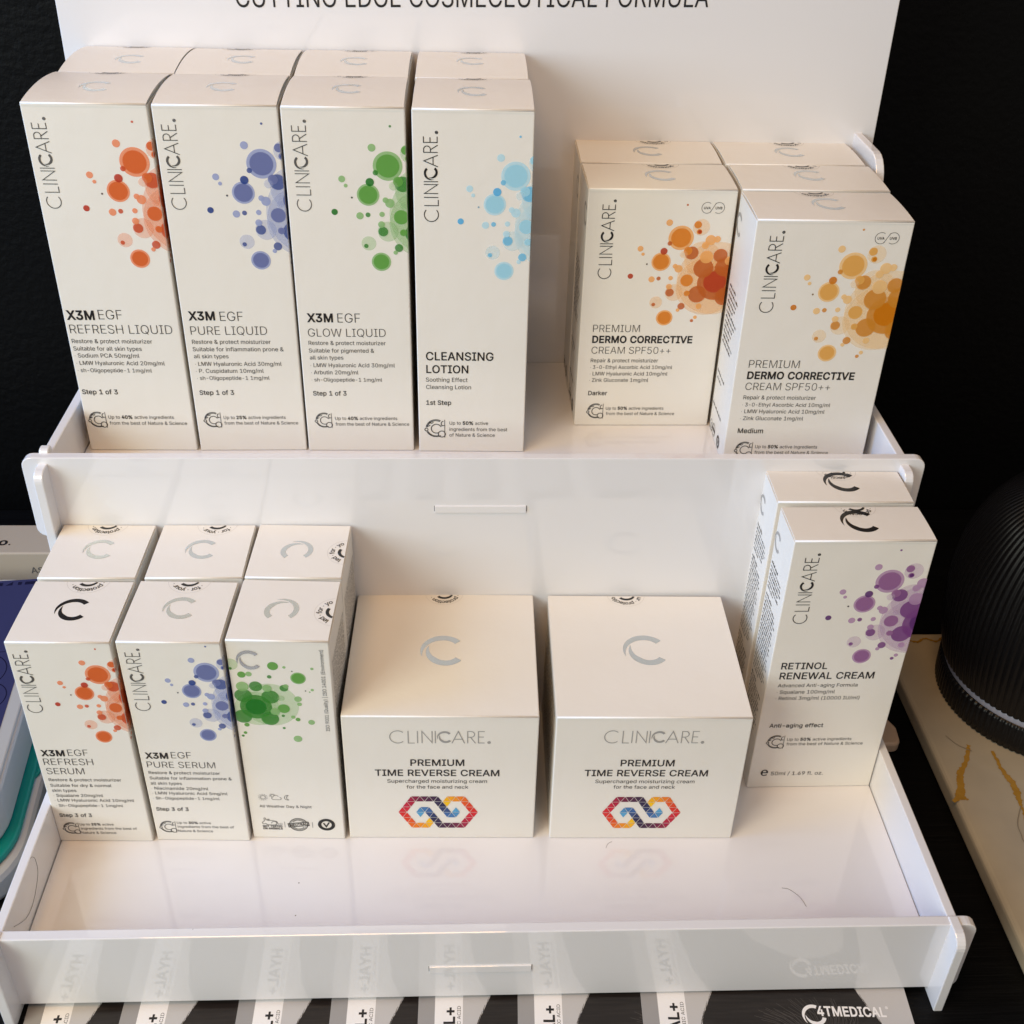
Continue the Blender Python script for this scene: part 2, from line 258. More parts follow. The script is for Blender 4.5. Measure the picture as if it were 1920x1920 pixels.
# ------------------------------------------------------------------ lettering
FONT_DATA = """A	480	16,0 201,509 276,509 463,0 395,0 287,302 264,372 232,478 245,478 213,371 191,302 85,0|110,142 110,199 370,199 370,142
B	456	60,0 60,509 241,509 274,507 304,501 329,491 350,477 367,461 381,442 390,421 396,398 398,374 395,344 387,320 356,286 315,267 315,262 339,257 363,245 385,227 402,203 411,184 416,161 418,136 416,111 410,88 400,67 386,48 368,31 344,18 317,8 284,2 247,0|125,57 245,57 281,60 309,67 330,80 344,96 353,115 355,137 352,161 342,184 327,203 306,218 279,228 248,231 125,231|125,285 238,285 288,296 308,309 323,326 333,348 336,372 333,393 326,412 313,429 294,442 270,449 240,452 125,452
C	510	267,-7 225,-3 186,7 150,25 119,49 92,79 70,115 53,157 44,203 40,254 44,305 53,352 70,393 92,429 119,459 150,484 186,501 225,512 267,516 340,504 362,496 383,485 402,471 419,456 435,438 448,418 459,397 467,373 473,348 408,348 389,395 357,428 315,449 267,456 237,453 209,445 184,432 161,414 141,391 125,364 113,332 106,295 103,254 106,213 113,177 125,145 141,117 161,94 184,76 210,63 237,56 267,53 315,60 357,81 389,114 408,160 473,160 467,135 459,112 448,91 435,71 420,53 402,38 383,24 363,13 341,5 317,-2 293,-6
D	502	219,0 96,0 96,57 215,57 254,60 288,68 318,81 343,99 363,122 379,149 390,181 397,216 399,255 397,294 390,329 379,361 364,388 344,410 320,428 291,441 258,449 221,452 93,452 93,509 225,509 273,505 315,495 353,478 385,455 412,426 433,391 449,351 458,306 462,255 458,205 449,159 433,119 411,83 384,54 351,31 312,14 268,3|125,509 125,0 60,0 60,509
E	419	60,0 60,509 372,509 372,452 125,452 125,286 355,286 355,229 125,229 125,57 375,57 375,0
F	410	60,0 60,509 369,509 369,452 125,452 125,278 346,278 346,221 125,221 125,0
G	520	269,-7 225,-3 185,7 149,25 118,49 91,79 69,116 53,157 43,203 40,254 43,305 53,352 69,393 91,429 117,459 149,484 184,501 223,512 265,516 291,514 316,510 340,504 363,494 384,483 403,469 421,453 436,436 449,416 460,395 468,373 474,349 408,349 387,393 356,427 315,448 265,456 236,453 209,445 183,432 160,414 141,392 125,364 113,332 106,295 103,254 106,213 113,177 125,145 141,117 161,95 184,76 210,63 238,56 269,53 296,55 322,61 345,71 365,85 382,102 396,123 407,147 413,173 415,202 434,199 283,199 283,256 478,256 478,200 475,160 466,124 451,91 431,62 406,38 377,19 344,5 308,-4
H	517	60,0 60,509 125,509 125,289 392,289 392,509 457,509 457,0 392,0 392,232 125,232 125,0
I	300	31,0 31,57 118,57 118,452 31,452 31,509 269,509 269,452 183,452 183,57 269,57 269,0
J	396	185,-7 143,-2 106,11 75,33 52,63 38,100 33,145 33,173 98,173 98,145 100,117 108,93 122,74 139,61 160,53 185,50 209,53 230,61 248,74 261,93 269,117 272,145 272,509 336,509 336,145 332,100 318,63 294,33 263,11 227,-2
K	467	104,145 104,216 139,261 174,303 212,344 364,509 448,509 231,276 228,276|60,0 60,509 125,509 125,334 124,225 125,193 125,0|372,0 188,259 228,309 449,0
L	393	60,0 60,509 125,509 125,57 361,57 361,0
M	628	60,0 60,509 152,509 277,187 287,159 299,123 311,84 322,49 307,49 318,83 330,121 342,158 352,187 476,509 568,509 568,0 504,0 504,291 504,327 505,369 506,413 507,457 513,457 498,409 482,363 467,322 456,291 342,0 286,0 170,291 159,321 145,361 129,408 112,457 119,457 120,416 121,372 122,328 122,291 122,0
N	523	60,0 60,509 136,509 343,183 363,151 388,107 414,55 405,54 401,108 399,157 399,195 399,509 463,509 463,0 387,0 202,290 177,331 148,381 108,452 119,454 122,384 124,328 125,291 125,0
O	533	267,-7 225,-3 186,7 150,25 119,49 92,79 70,115 53,157 44,203 40,254 44,305 53,352 70,393 92,429 119,459 150,484 186,501 225,512 267,516 309,512 348,501 384,484 415,459 442,429 464,393 480,352 490,305 493,254 490,203 480,157 464,115 442,79 415,49 384,25 348,7 309,-3|267,53 296,55 324,63 349,76 372,94 392,116 408,144 420,176 428,213 430,254 428,295 420,332 408,365 392,392 372,415 349,433 324,446 296,453 267,456 237,453 210,445 184,433 161,415 142,392 125,364 113,332 106,295 103,254 106,213 113,176 125,144 142,117 161,94 184,76 210,63 237,55
P	445	60,0 60,509 235,509 272,506 305,499 332,487 356,471 375,452 390,430 400,404 407,377 409,348 407,318 400,291 390,265 375,243 356,223 332,207 305,195 272,188 235,186 109,186 109,242 233,242 257,244 279,248 297,256 318,272 333,294 342,319 344,348 342,376 333,402 318,423 297,439 279,446 257,451 232,452 125,452 125,0
Q	533	245,159 313,159 369,85 384,65 468,-48 401,-48 346,27 331,46|267,-7 225,-3 186,7 150,25 119,49 92,79 70,115 53,157 44,203 40,254 44,305 53,352 70,393 92,429 119,459 150,484 186,501 225,512 267,516 309,512 348,501 384,484 415,459 442,429 464,393 480,352 490,305 493,254 490,203 480,157 464,115 442,79 415,49 384,25 348,7 309,-3|267,53 296,55 324,63 349,76 372,94 392,116 408,144 420,176 428,213 430,254 428,295 420,332 408,365 392,392 372,415 349,433 324,446 296,453 267,456 237,453 210,445 184,433 161,415 142,392 125,364 113,332 106,295 103,254 106,213 113,176 125,144 142,117 161,94 184,76 210,63 237,55
R	449	60,0 60,509 236,509 273,506 305,500 333,489 356,473 376,455 390,433 401,408 407,381 409,352 407,323 401,296 390,271 376,250 356,232 333,217 305,206 273,200 236,198 96,198 96,255 234,255 258,256 280,260 298,267 319,281 334,300 342,324 345,352 342,380 334,405 319,425 298,440 279,446 258,451 233,452 125,452 125,0|353,0 230,229 303,229 428,0
S	447	224,-9 188,-7 156,-1 128,9 102,23 81,40 64,60 51,83 42,109 38,137 104,137 110,110 123,88 142,71 166,59 224,49 246,50 267,54 286,60 311,74 329,92 341,114 346,139 342,161 332,179 296,205 245,222 184,239 145,253 112,269 86,289 67,313 56,341 52,372 54,400 62,425 75,448 92,468 113,484 138,498 165,508 195,514 227,516 259,514 289,508 316,498 340,484 360,468 377,449 390,427 398,403 401,378 337,378 332,402 320,421 302,437 280,449 254,456 225,459 194,456 167,448 145,435 129,418 118,398 115,376 119,352 131,334 169,308 212,293 264,279 312,264 359,238 395,198 402,180 407,161 408,139 406,112 399,87 386,64 370,43 349,25 323,11 294,0 261,-7
T	449	32,452 32,509 417,509 417,452 257,452 257,0 193,0 193,452
U	517	259,-8 220,-6 186,2 154,15 126,33 103,55 85,80 71,108 63,140 60,173 60,509 124,509 124,178 126,155 132,133 141,113 153,95 169,80 187,68 208,59 232,53 259,52 285,53 309,59 331,68 349,80 364,95 377,113 385,133 391,155 393,178 393,509 457,509 457,173 454,140 446,108 433,80 414,55 391,33 363,15 332,2 297,-6
V	480	204,0 16,509 84,509 192,206 215,137 248,31 235,31 267,138 290,206 395,509 463,509 278,0
W	686	155,0 16,509 82,509 163,196 175,145 187,94 197,40 189,40 200,94 211,145 224,196 306,509 380,509 462,196 474,145 486,94 497,40 488,40 499,94 510,145 523,196 603,509 670,509 530,0 455,0 368,323 351,391 336,475 350,475 335,395 318,323 230,0
X	474	18,0 217,284 217,236 29,509 104,509 178,400 204,361 223,329 243,292 232,292 252,329 272,361 298,400 374,509 446,509 259,239 259,287 456,0 382,0 292,129 268,165 250,195 230,231 244,231 225,196 206,166 182,129 91,0
Y	472	203,0 203,208 16,509 91,509 192,344 222,292 250,230 224,230 251,293 280,344 381,509 455,509 268,208 268,0
Z	438	42,0 42,46 273,385 306,431 341,476 348,454 285,452 223,452 40,452 40,509 397,509 397,462 169,129 134,81 97,33 90,54 152,57 214,57 399,57 399,0
a	389	160,-9 137,-7 115,-3 94,5 76,15 60,29 48,45 38,63 32,84 30,108 34,138 43,161 58,179 78,193 125,211 178,220 234,227 265,235 273,243 276,255 276,257 267,297 240,322 196,331 149,322 118,301 100,274 41,291 51,313 64,331 79,346 95,358 114,368 133,375 194,384 239,379 286,360 306,343 322,320 330,301 335,278 337,251 337,0 277,0 277,52 272,52 252,25 215,1|170,45 202,49 228,59 248,74 263,93 272,115 276,138 276,190 259,182 231,176 200,171 175,168 134,159 103,139 95,124 92,105 102,72 130,52
b	424	229,-8 198,-5 172,4 138,31 118,59 112,59 112,0 53,0 53,509 114,509 114,319 118,319 137,346 171,373 197,381 229,384 259,382 287,374 313,361 335,342 354,320 370,293 381,261 388,227 390,189 388,151 381,116 370,84 355,57 336,34 313,16 288,3 260,-6|220,47 242,49 262,55 279,66 294,80 306,97 316,117 323,139 327,163 328,189 327,215 323,239 316,261 307,281 295,298 280,311 262,322 243,328 220,330 198,328 178,322 161,312 147,299 134,282 125,263 118,241 114,216 113,189 114,162 118,138 125,115 135,95 147,78 162,65 179,55 198,49
c	396	207,-8 174,-5 144,3 117,16 93,35 72,58 56,85 44,116 37,150 34,187 37,225 44,260 56,291 72,318 93,341 117,360 144,374 174,382 207,384 260,377 305,356 340,322 362,277 303,262 290,289 270,311 242,325 207,330 184,328 163,321 145,310 130,296 118,278 108,258 102,236 98,212 96,187 98,163 102,139 108,117 118,97 130,80 145,66 163,55 184,49 207,46 243,52 271,66 292,89 304,117 363,102 341,56 306,21 261,-1
d	424	195,-8 165,-6 137,3 111,16 89,34 70,57 55,84 43,116 36,151 34,189 36,227 43,261 55,293 70,320 89,342 112,361 137,374 165,382 196,384 228,381 253,373 287,346 306,319 311,319 311,509 372,509 372,0 313,0 313,59 307,59 287,31 252,4 227,-5|205,47 226,49 246,55 263,65 278,78 290,95 299,115 306,138 310,162 312,189 310,216 306,241 300,263 290,282 278,299 263,312 246,322 227,328 205,330 182,328 162,322 145,311 130,298 118,281 108,261 102,239 98,215 96,189 98,163 102,139 109,117 118,97 130,80 145,66 162,55 182,49
e	404	212,-8 177,-5 145,3 117,16 92,35 72,58 56,85 44,116 37,150 34,187 36,224 44,258 55,290 71,317 91,340 115,359 142,373 172,382 205,384 266,374 285,366 303,355 319,341 334,324 347,305 357,282 365,256 370,227 371,194 371,169 75,169 75,221 338,221 310,202 308,226 304,248 298,269 283,294 263,314 237,326 205,330 183,328 164,323 146,313 125,294 109,270 99,241 96,211 96,178 98,151 102,127 110,106 121,88 135,73 151,61 169,53 190,48 212,46 254,53 285,73 306,105 365,91 353,63 335,39 320,26 302,14 283,4 261,-3 237,-7
f	254	228,379 228,327 6,327 6,379|81,0 81,432 84,461 96,486 113,505 135,519 187,530 222,527 243,521 227,468 215,472 195,474 171,470 154,460 145,443 142,419 142,0
g	425	207,-151 180,-149 156,-146 134,-140 82,-110 51,-69 101,-41 122,-66 154,-88 207,-97 236,-95 261,-87 282,-75 298,-58 308,-34 311,-6 311,68 306,68 287,41 252,16 227,8 195,5 165,7 138,14 113,27 90,43 71,65 55,90 43,120 36,154 34,191 36,229 43,263 55,293 71,320 90,342 112,361 138,374 166,382 196,384 228,382 253,373 288,346 308,319 313,319 313,379 372,379 372,-9 370,-40 363,-67 350,-90 334,-109 314,-124 291,-136 265,-144 237,-149|205,59 227,61 246,66 264,75 285,95 300,121 307,142 311,166 312,193 311,219 307,242 300,264 291,283 279,299 264,312 247,322 227,328 205,330 182,328 163,322 145,312 130,298 118,282 109,262 102,241 98,218 96,193 98,167 102,144 109,123 124,96 145,76 163,66 183,61
h	410	114,227 114,0 53,0 53,509 114,509 114,287 102,287 116,319 132,344 152,362 175,374 200,382 227,384 252,383 275,377 295,369 313,356 328,340 341,321 350,298 355,271 357,240 357,0 296,0 296,235 293,263 286,286 273,304 256,318 235,326 210,329 184,326 161,317 141,303 126,283 117,257
i	167	53,0 53,379 114,379 114,0|84,443 67,446 54,455 44,468 41,483 44,499 54,512 67,521 84,524 100,521 114,512 123,499 126,483 123,468 114,455 100,446
j	167	53,379 114,379 114,-30 112,-52 108,-72 102,-90 86,-113 65,-129 47,-137 27,-141 4,-143 -10,-143 -10,-87 2,-87 25,-83 40,-72 50,-54 53,-29|83,443 67,446 53,455 44,468 41,483 44,499 53,512 67,521 83,524 100,521 114,512 123,499 126,483 123,468 114,455 100,446
k	381	110,137 110,212 121,212 284,379 360,379 184,199 177,199|53,0 53,509 114,509 114,0|294,0 148,186 191,229 372,0
l	189	139,-2 112,0 91,8 74,20 62,37 55,59 53,84 53,509 114,509 114,99 120,62 130,54 146,52 160,53 170,54 181,3 162,-1
m	610	53,0 53,379 112,379 112,295 108,295 118,323 132,346 172,376 219,386 245,383 268,375 287,361 303,342 314,320 321,295 312,295 322,321 337,343 381,375 437,386 458,385 478,380 497,372 514,361 529,346 541,328 550,307 555,283 557,255 557,0 496,0 496,254 493,279 485,298 473,313 447,326 419,330 395,328 374,320 345,290 335,247 335,0 274,0 274,260 269,288 253,311 229,326 199,330 158,320 140,307 126,289 117,266 114,238 114,0
n	410	114,227 114,0 53,0 53,379 112,379 112,287 102,287 116,319 132,344 152,362 175,374 200,382 227,384 252,383 275,377 295,369 313,356 328,340 341,321 350,298 355,271 357,240 357,0 296,0 296,235 293,263 286,286 273,304 256,318 235,326 210,329 184,326 161,317 141,303 126,283 117,257
o	415	207,-8 174,-5 144,3 117,16 93,35 72,58 56,85 44,116 37,150 34,187 37,225 44,260 56,291 72,318 93,341 117,360 144,374 174,382 207,384 241,382 271,374 299,360 323,341 343,318 359,291 371,260 379,225 381,187 379,150 371,116 359,85 343,58 323,35 299,16 271,3 241,-5|207,46 231,49 252,55 270,66 285,80 298,97 307,117 314,139 318,163 319,187 318,212 314,236 307,258 298,278 285,296 270,310 252,321 231,328 207,330 184,328 163,321 145,310 130,296 118,278 108,258 102,236 98,212 96,187 98,163 102,139 108,117 118,97 130,80 145,66 163,55 184,49
p	424	53,-143 53,379 112,379 112,319 118,319 137,346 171,373 197,381 229,384 259,382 287,374 313,361 335,342 354,320 370,293 381,261 388,227 390,189 388,151 381,116 370,84 355,57 336,34 313,16 288,3 260,-6 229,-8 198,-5 173,4 138,31 118,59 114,59 114,-143|220,47 242,49 262,55 279,66 294,80 306,97 316,117 323,139 327,163 328,189 327,215 323,239 316,261 307,281 295,298 280,311 262,322 243,328 220,330 198,328 178,322 161,312 147,299 134,282 125,263 118,241 114,216 113,189 114,162 118,138 125,115 135,95 147,78 162,65 179,55 198,49
q	424	372,-143 311,-143 311,59 306,59 287,31 252,4 227,-5 195,-8 165,-6 137,3 111,16 89,34 70,57 55,84 43,116 36,151 34,189 36,227 43,261 55,293 70,320 89,342 112,361 137,374 165,382 196,384 228,381 253,373 287,346 307,319 313,319 313,379 372,379|205,47 226,49 246,55 263,65 278,78 290,95 299,115 306,138 310,162 312,189 310,216 306,241 300,263 290,282 278,299 263,312 246,322 227,328 205,330 182,328 162,322 145,311 130,298 118,281 108,261 102,239 98,215 96,189 98,163 102,139 109,117 118,97 130,80 145,66 162,55 182,49
r	259	53,0 53,379 112,379 112,321 115,321 130,347 152,367 171,377 191,383 213,385 229,384 243,384 243,322 230,324 207,326 182,323 159,315 140,301 126,284 117,262 114,237 114,0
s	365	182,-8 157,-7 133,-3 112,3 93,12 76,24 62,38 50,54 41,73 36,94 94,107 105,79 124,60 150,49 181,45 206,47 227,53 244,62 262,81 268,103 265,121 254,136 237,147 212,155 149,170 118,180 92,192 72,208 58,227 50,249 47,274 49,295 55,314 65,332 79,347 95,360 115,370 137,378 161,383 187,384 212,383 234,379 254,372 279,358 299,339 324,290 268,277 258,298 243,316 219,328 187,333 156,329 131,317 114,299 109,277 112,258 124,243 172,223 229,209 261,200 287,187 306,171 320,153 328,131 331,107 329,85 323,65 312,47 298,31 281,18 260,6 236,-2 210,-7
t	227	204,379 204,327 6,327 6,379|65,471 126,471 126,98 128,76 136,61 150,53 170,50 185,51 202,54 213,2 192,-3 168,-4 138,-1 113,7 92,21 77,41 68,64 65,93
u	410	182,-5 158,-3 135,2 115,11 97,23 82,39 69,59 60,82 54,109 53,139 53,379 114,379 114,144 116,117 124,94 137,75 154,61 175,53 200,50 226,53 249,62 268,77 283,97 293,122 296,153 296,379 357,379 357,0 298,0 298,92 307,92 294,60 277,35 257,17 234,5 209,-3
v	389	163,0 17,379 84,379 165,155 187,87 206,21 184,21 203,87 224,155 305,379 371,379 226,0
w	567	138,0 23,379 87,379 133,214 154,137 175,41 165,41 186,135 206,214 252,379 316,379 362,214 382,136 402,41 391,41 413,135 434,214 480,379 545,379 429,0 368,0 319,172 305,225 291,280 277,338 291,338 277,280 263,225 248,172 199,0
x	379	21,0 171,218 171,171 29,379 100,379 147,306 179,253 207,206 175,206 202,253 233,306 282,379 352,379 209,169 209,214 358,0 287,0 231,85 200,136 173,182 205,182 178,136 148,85 91,0
y	389	47,-139 61,-86 71,-87 104,-89 130,-74 151,-36 163,-1 17,379 84,379 165,155 187,87 206,21 184,21 202,87 224,155 305,379 371,379 204,-58 177,-107 139,-136 91,-145 65,-143
z	380	42,0 42,46 254,320 254,323 48,323 48,379 333,379 333,331 126,60 126,56 339,56 339,0
0	453	227,-7 191,-3 158,7 130,24 105,48 85,77 69,113 57,155 50,202 48,254 50,306 57,353 69,395 85,431 106,461 130,484 159,502 191,512 227,516 262,512 295,502 323,484 348,461 368,431 384,395 396,353 403,306 405,254 403,202 396,155 384,113 368,77 348,48 323,24 295,7 263,-3|227,50 250,52 271,60 290,74 306,92 320,116 330,144 338,176 342,213 344,254 342,295 338,332 330,365 320,393 306,416 290,435 271,449 250,457 227,460 203,457 182,449 163,435 147,416 134,393 123,365 115,332 111,295 109,254 111,213 115,176 123,144 134,116 147,92 163,74 182,60 203,52
1	453	76,0 76,55 391,55 391,0|276,509 276,0 212,0 212,448 209,448 86,358 86,427 198,509
2	453	64,0 64,47 234,229 282,282 311,327 320,371 317,397 308,419 293,436 273,449 224,460 196,457 172,447 153,433 139,413 130,390 127,362 66,362 68,391 75,418 86,442 102,464 121,482 143,496 168,507 196,513 225,516 254,513 281,507 306,497 328,482 346,465 361,445 372,423 379,398 381,372 371,318 336,259 267,180 153,60 153,57 389,57 389,0
3	453	218,-7 188,-5 159,1 133,10 108,22 88,38 70,57 57,79 48,104 44,132 109,132 115,107 126,87 144,71 165,59 219,50 275,61 297,74 315,93 325,116 329,145 326,172 316,196 299,217 275,234 254,241 229,246 201,248 157,248 157,299 288,448 288,452 70,452 70,509 372,509 372,461 211,278 211,289 247,290 279,286 308,276 333,262 354,244 371,222 383,198 391,173 393,145 390,116 383,90 370,66 354,45 333,27 309,12 281,2 251,-5
4	453	40,105 40,158 247,509 311,509 109,166 109,163 413,163 413,105|282,0 282,121 282,146 282,318 343,318 343,0
5	453	221,-7 192,-5 165,1 140,11 118,25 99,41 83,60 71,82 63,105 60,130 122,130 127,108 138,89 173,60 221,50 250,53 276,64 298,82 314,104 324,131 328,162 326,183 321,203 314,221 297,244 275,262 248,273 218,277 167,268 128,246 67,253 96,509 366,509 366,452 151,452 134,301 136,301 178,325 229,334 252,332 274,328 294,321 313,311 330,299 345,285 358,269 370,251 379,231 386,210 390,187 391,163 388,132 381,102 369,76 352,52 332,32 309,15 282,3 253,-4
6	453	226,-7 196,-4 168,3 142,15 119,31 100,51 84,74 73,101 66,130 64,162 65,187 71,212 80,239 137,340 252,509 322,509 151,261 145,261 165,288 196,307 235,314 265,312 291,305 316,295 337,280 355,262 370,240 380,215 387,187 389,157 387,127 379,98 368,73 352,50 333,30 310,14 284,3 257,-4|226,48 254,52 279,63 299,79 314,101 324,128 327,157 324,187 314,213 299,235 279,251 254,262 226,265 198,262 174,252 153,235 138,214 128,188 125,158 128,128 138,102 153,79 174,63 198,52
7	453	97,0 323,448 323,452 62,452 62,509 391,509 391,449 165,0
8	453	226,-7 193,-5 163,1 136,11 111,25 91,42 74,62 62,84 54,109 52,135 53,156 58,176 65,195 81,220 101,241 125,256 153,265 153,267 129,276 109,289 93,308 80,330 73,354 70,380 73,405 79,429 90,450 106,469 124,485 146,498 170,508 197,514 226,516 255,514 282,508 306,498 328,485 346,469 361,450 373,429 379,405 382,380 379,354 372,330 359,308 343,289 323,276 300,267 300,265 327,256 351,241 372,220 387,195 395,176 399,156 401,135 398,109 391,84 378,62 362,42 341,25 317,11 289,1 259,-5|226,49 258,52 285,60 307,74 323,91 333,113 337,139 333,165 322,189 305,208 283,223 256,232 226,235 196,232 169,223 147,208 130,189 119,165 115,139 119,113 129,91 145,74 167,60 185,54 205,50|226,290 274,300 293,313 307,330 316,351 319,376 316,399 308,420 294,437 275,449 226,460 177,449 159,437 145,420 136,399 133,376 136,351 145,330 159,313 178,300
9	453	226,516 256,513 285,506 310,494 333,478 352,458 368,434 380,408 387,378 389,347 387,322 382,296 373,270 315,168 200,0 130,0 301,248 307,248 287,221 257,202 218,195 188,197 161,203 137,214 116,229 98,247 83,269 72,294 66,321 64,352 66,382 73,411 85,436 101,459 120,479 143,494 168,506 196,513|226,460 199,457 174,446 154,429 138,407 129,381 125,352 129,322 138,295 154,274 174,257 199,247 226,243 254,247 279,257 299,273 314,295 324,321 327,350 324,381 314,407 299,429 279,446 254,457
&	448	197,-7 165,-5 136,1 110,12 88,26 69,42 54,62 43,84 36,108 34,133 37,163 47,189 85,235 140,279 216,335 237,352 255,375 262,405 258,427 245,445 226,457 201,461 168,453 145,431 137,399 145,363 169,327 204,284 438,0 364,0 171,231 121,293 87,344 78,370 75,398 77,420 82,440 91,458 109,481 134,499 154,507 176,512 200,513 224,512 246,507 266,499 290,482 308,459 320,433 324,404 315,362 291,325 256,293 154,217 110,174 100,154 97,131 100,108 109,87 124,70 143,57 166,49 193,46 223,50 251,59 301,95 315,112 327,131 336,151 343,174 348,198 349,224 408,224 406,194 403,167 397,144 371,92 345,62 333,47 315,30 294,17 271,7 246,-1 221,-5
%	676	175,283 146,286 121,297 101,314 86,335 78,360 75,388 75,412 78,440 87,464 101,486 121,503 146,513 175,517 206,513 230,503 250,486 264,464 273,440 276,412 276,388 273,360 264,335 250,314 230,297 205,286|175,327 198,332 212,346 221,365 223,388 223,412 213,454 198,468 175,473 153,468 138,454 130,435 127,412 127,388 130,365 138,346 153,332|501,-10 471,-6 446,5 426,21 412,43 403,68 400,95 400,120 403,147 412,172 427,194 447,210 471,221 501,225 531,221 556,210 576,194 590,172 598,147 601,120 601,95 598,68 589,43 575,21 555,5 531,-6|501,35 523,39 538,53 546,73 549,95 549,120 538,162 524,176 501,180 479,176 464,162 456,142 453,120 453,95 455,73 464,53 479,39|132,0 482,509 540,509 191,0
/	249	235,533 71,-76 14,-76 178,533
+	453	198,34 198,364 255,364 255,34|61,172 61,226 391,226 391,172
-	453	337,244 337,188 114,188 114,244
.	188	95,-4 78,-1 63,9 53,24 50,41 53,59 63,73 78,83 95,87 113,83 128,73 138,59 141,41 138,24 128,9 113,-1
,	188	38,-119 68,71 137,71 84,-119
(	273	89,207 101,324 132,441 177,539 236,539 191,428 161,313 151,207 160,115 188,16 236,-96 177,-96 156,-59 139,-21 124,16 111,55 102,93 95,131 90,169
)	273	37,-96 86,18 113,116 122,207 112,313 82,428 37,539 97,539 142,441 173,323 184,207 183,168 178,130 171,92 161,53 149,15 134,-22 117,-59 97,-96
|	230	141,673 141,-164 88,-164 88,673
®	463	231,118 205,120 179,125 154,134 131,145 110,160 91,177 74,196 60,217 48,240 40,264 35,290 33,317 35,344 40,369 48,394 60,417 74,438 91,457 110,474 131,488 154,500 179,509 205,514 231,516 258,514 284,509 309,500 332,488 353,474 372,457 389,438 403,417 415,394 423,369 428,344 430,317 428,290 423,264 415,240 403,217 389,196 372,177 353,160 332,145 309,134 284,125 258,120|231,166 258,169 284,175 307,187 328,202 347,220 362,241 373,265 380,290 382,317 380,344 373,369 362,393 347,414 328,432 307,447 284,458 258,465 231,467 205,465 180,458 156,447 135,432 116,414 101,393 90,369 83,344 81,317 83,290 90,265 101,241 116,220 135,202 156,187 180,175 205,169|273,226 228,312 273,312 319,226|161,226 161,409 253,409 279,402 302,383 311,350 302,316 278,295 250,287 185,287 185,319 239,319 257,327 267,350 264,364 257,372 239,378 203,378 203,226
℮	439	351,68 351,32 291,4 224,-7 200,-5 177,0 154,8 134,19 115,33 97,50 82,68 69,89 59,111 51,134 47,159 45,185 47,211 52,235 60,259 72,281 85,301 101,320 119,336 138,350 159,361 180,370 202,375 224,376 255,374 283,366 309,352 333,334 354,313 371,287 383,258 391,226 393,192 393,188 393,175 131,175 131,64 173,36 224,26 288,36|224,345 175,333 131,303 131,208 316,208 316,306 274,334"""
GLY = {}
for line in FONT_DATA.split('\n'):
    ch, adv, ps = line.split('\t')
    GLY[ch] = (float(adv), [[tuple(float(q) for q in pt.split(',')) for pt in P.split(' ')] for P in ps.split('|')] if ps else [])
GLY[' '] = (200.0, [])
GLY['·'] = (170.0, [[(85 + 36 * math.cos(-k * PI / 5), 205 + 36 * math.sin(-k * PI / 5)) for k in range(10)]])
OFF = {'l': -11.0, 'r': -1.0, 'm': 11.0, 'b': 25.0}
def area2(P): return sum(P[i - 1][0] * P[i][1] - P[i][0] * P[i - 1][1] for i in range(len(P)))
_cache = {}
def glyph(ch, wt):
    key = (ch, wt)
    if key in _cache: return _cache[key]
    adv, polys = GLY[ch]; off = OFF[wt]; res = []
    if polys:
        sg = 1 if area2(max(polys, key=lambda P: abs(area2(P)))) > 0 else -1
        for P in polys:
            Q = []; n = len(P)
            for i in range(n):
                p = Vector(P[i]); a = (p - Vector(P[i - 1])); b = (Vector(P[(i + 1) % n]) - p)
                if a.length < 1e-6 or b.length < 1e-6: Q.append(p); continue
                a.normalize(); b.normalize()
                n1 = Vector((a.y, -a.x)) * sg; n2 = Vector((b.y, -b.x)) * sg; nn = n1 + n2
                if nn.length < .2: Q.append(p + n1 * off); continue
                nn.normalize(); Q.append(p + nn * (off / max(.4, nn.dot(n1))))
            res.append(Q)
        V = []; F = []
        for P in res: F.append(list(range(len(V), len(V) + len(P)))); V += [Vector((q.x, q.y)) for q in P]
        vo, eo, fo, _a, _b, _c = delaunay_2d_cdt(V, [], F, 1, 1e-4)
        def wind(x, y):
            n = 0
            for P in res:
                for i in range(len(P)):
                    x1, y1 = P[i - 1]; x2, y2 = P[i]
                    if (y1 <= y) != (y2 <= y) and x < x1 + (x2 - x1) * (y - y1) / (y2 - y1): n += 1 if y2 > y1 else -1
            return n * sg
        V = [(q.x, q.y) for q in vo]
        T = [tuple(f) for f in fo if wind(sum(V[i][0] for i in f) / len(f), sum(V[i][1] for i in f) / len(f)) > 0]
        res = (V, T)
    else: res = ([], [])
    _cache[key] = (adv + off * .8, res); return _cache[key]
def layout(text, wt):
    """list of (x, char, weight), ink start and ink end; *..* is bold"""
    x = 0; out = []; bold = False; lo = None; hi = 0
    for ch in text:
        if ch == '*': bold = not bold; continue
        w = 'b' if bold else wt
        adv, (V, T) = glyph(ch, w)
        if V:
            mn = min(v[0] for v in V); mx = max(v[0] for v in V)
            if lo is None: lo = x + mn
            hi = x + mx
        out.append((x, ch, w)); x += adv
    return out, lo or 0, hi, x
def write(art, text, wt, x, y, width, h=0.1, aspect=1.06, fn=None, height=None):
    out, lo, hi, _ = layout(text, wt); s = width / (hi - lo); sy = s * aspect
    if height: sy = height / 509.0
    for gx, ch, w in out:
        V, T = glyph(ch, w)[1]
        if V:
            pts = [(x + (gx + v[0] - lo) * s, y + v[1] * sy) for v in V]
            if fn: pts = [fn(*p) for p in pts]
            art.tris(pts, T, h)
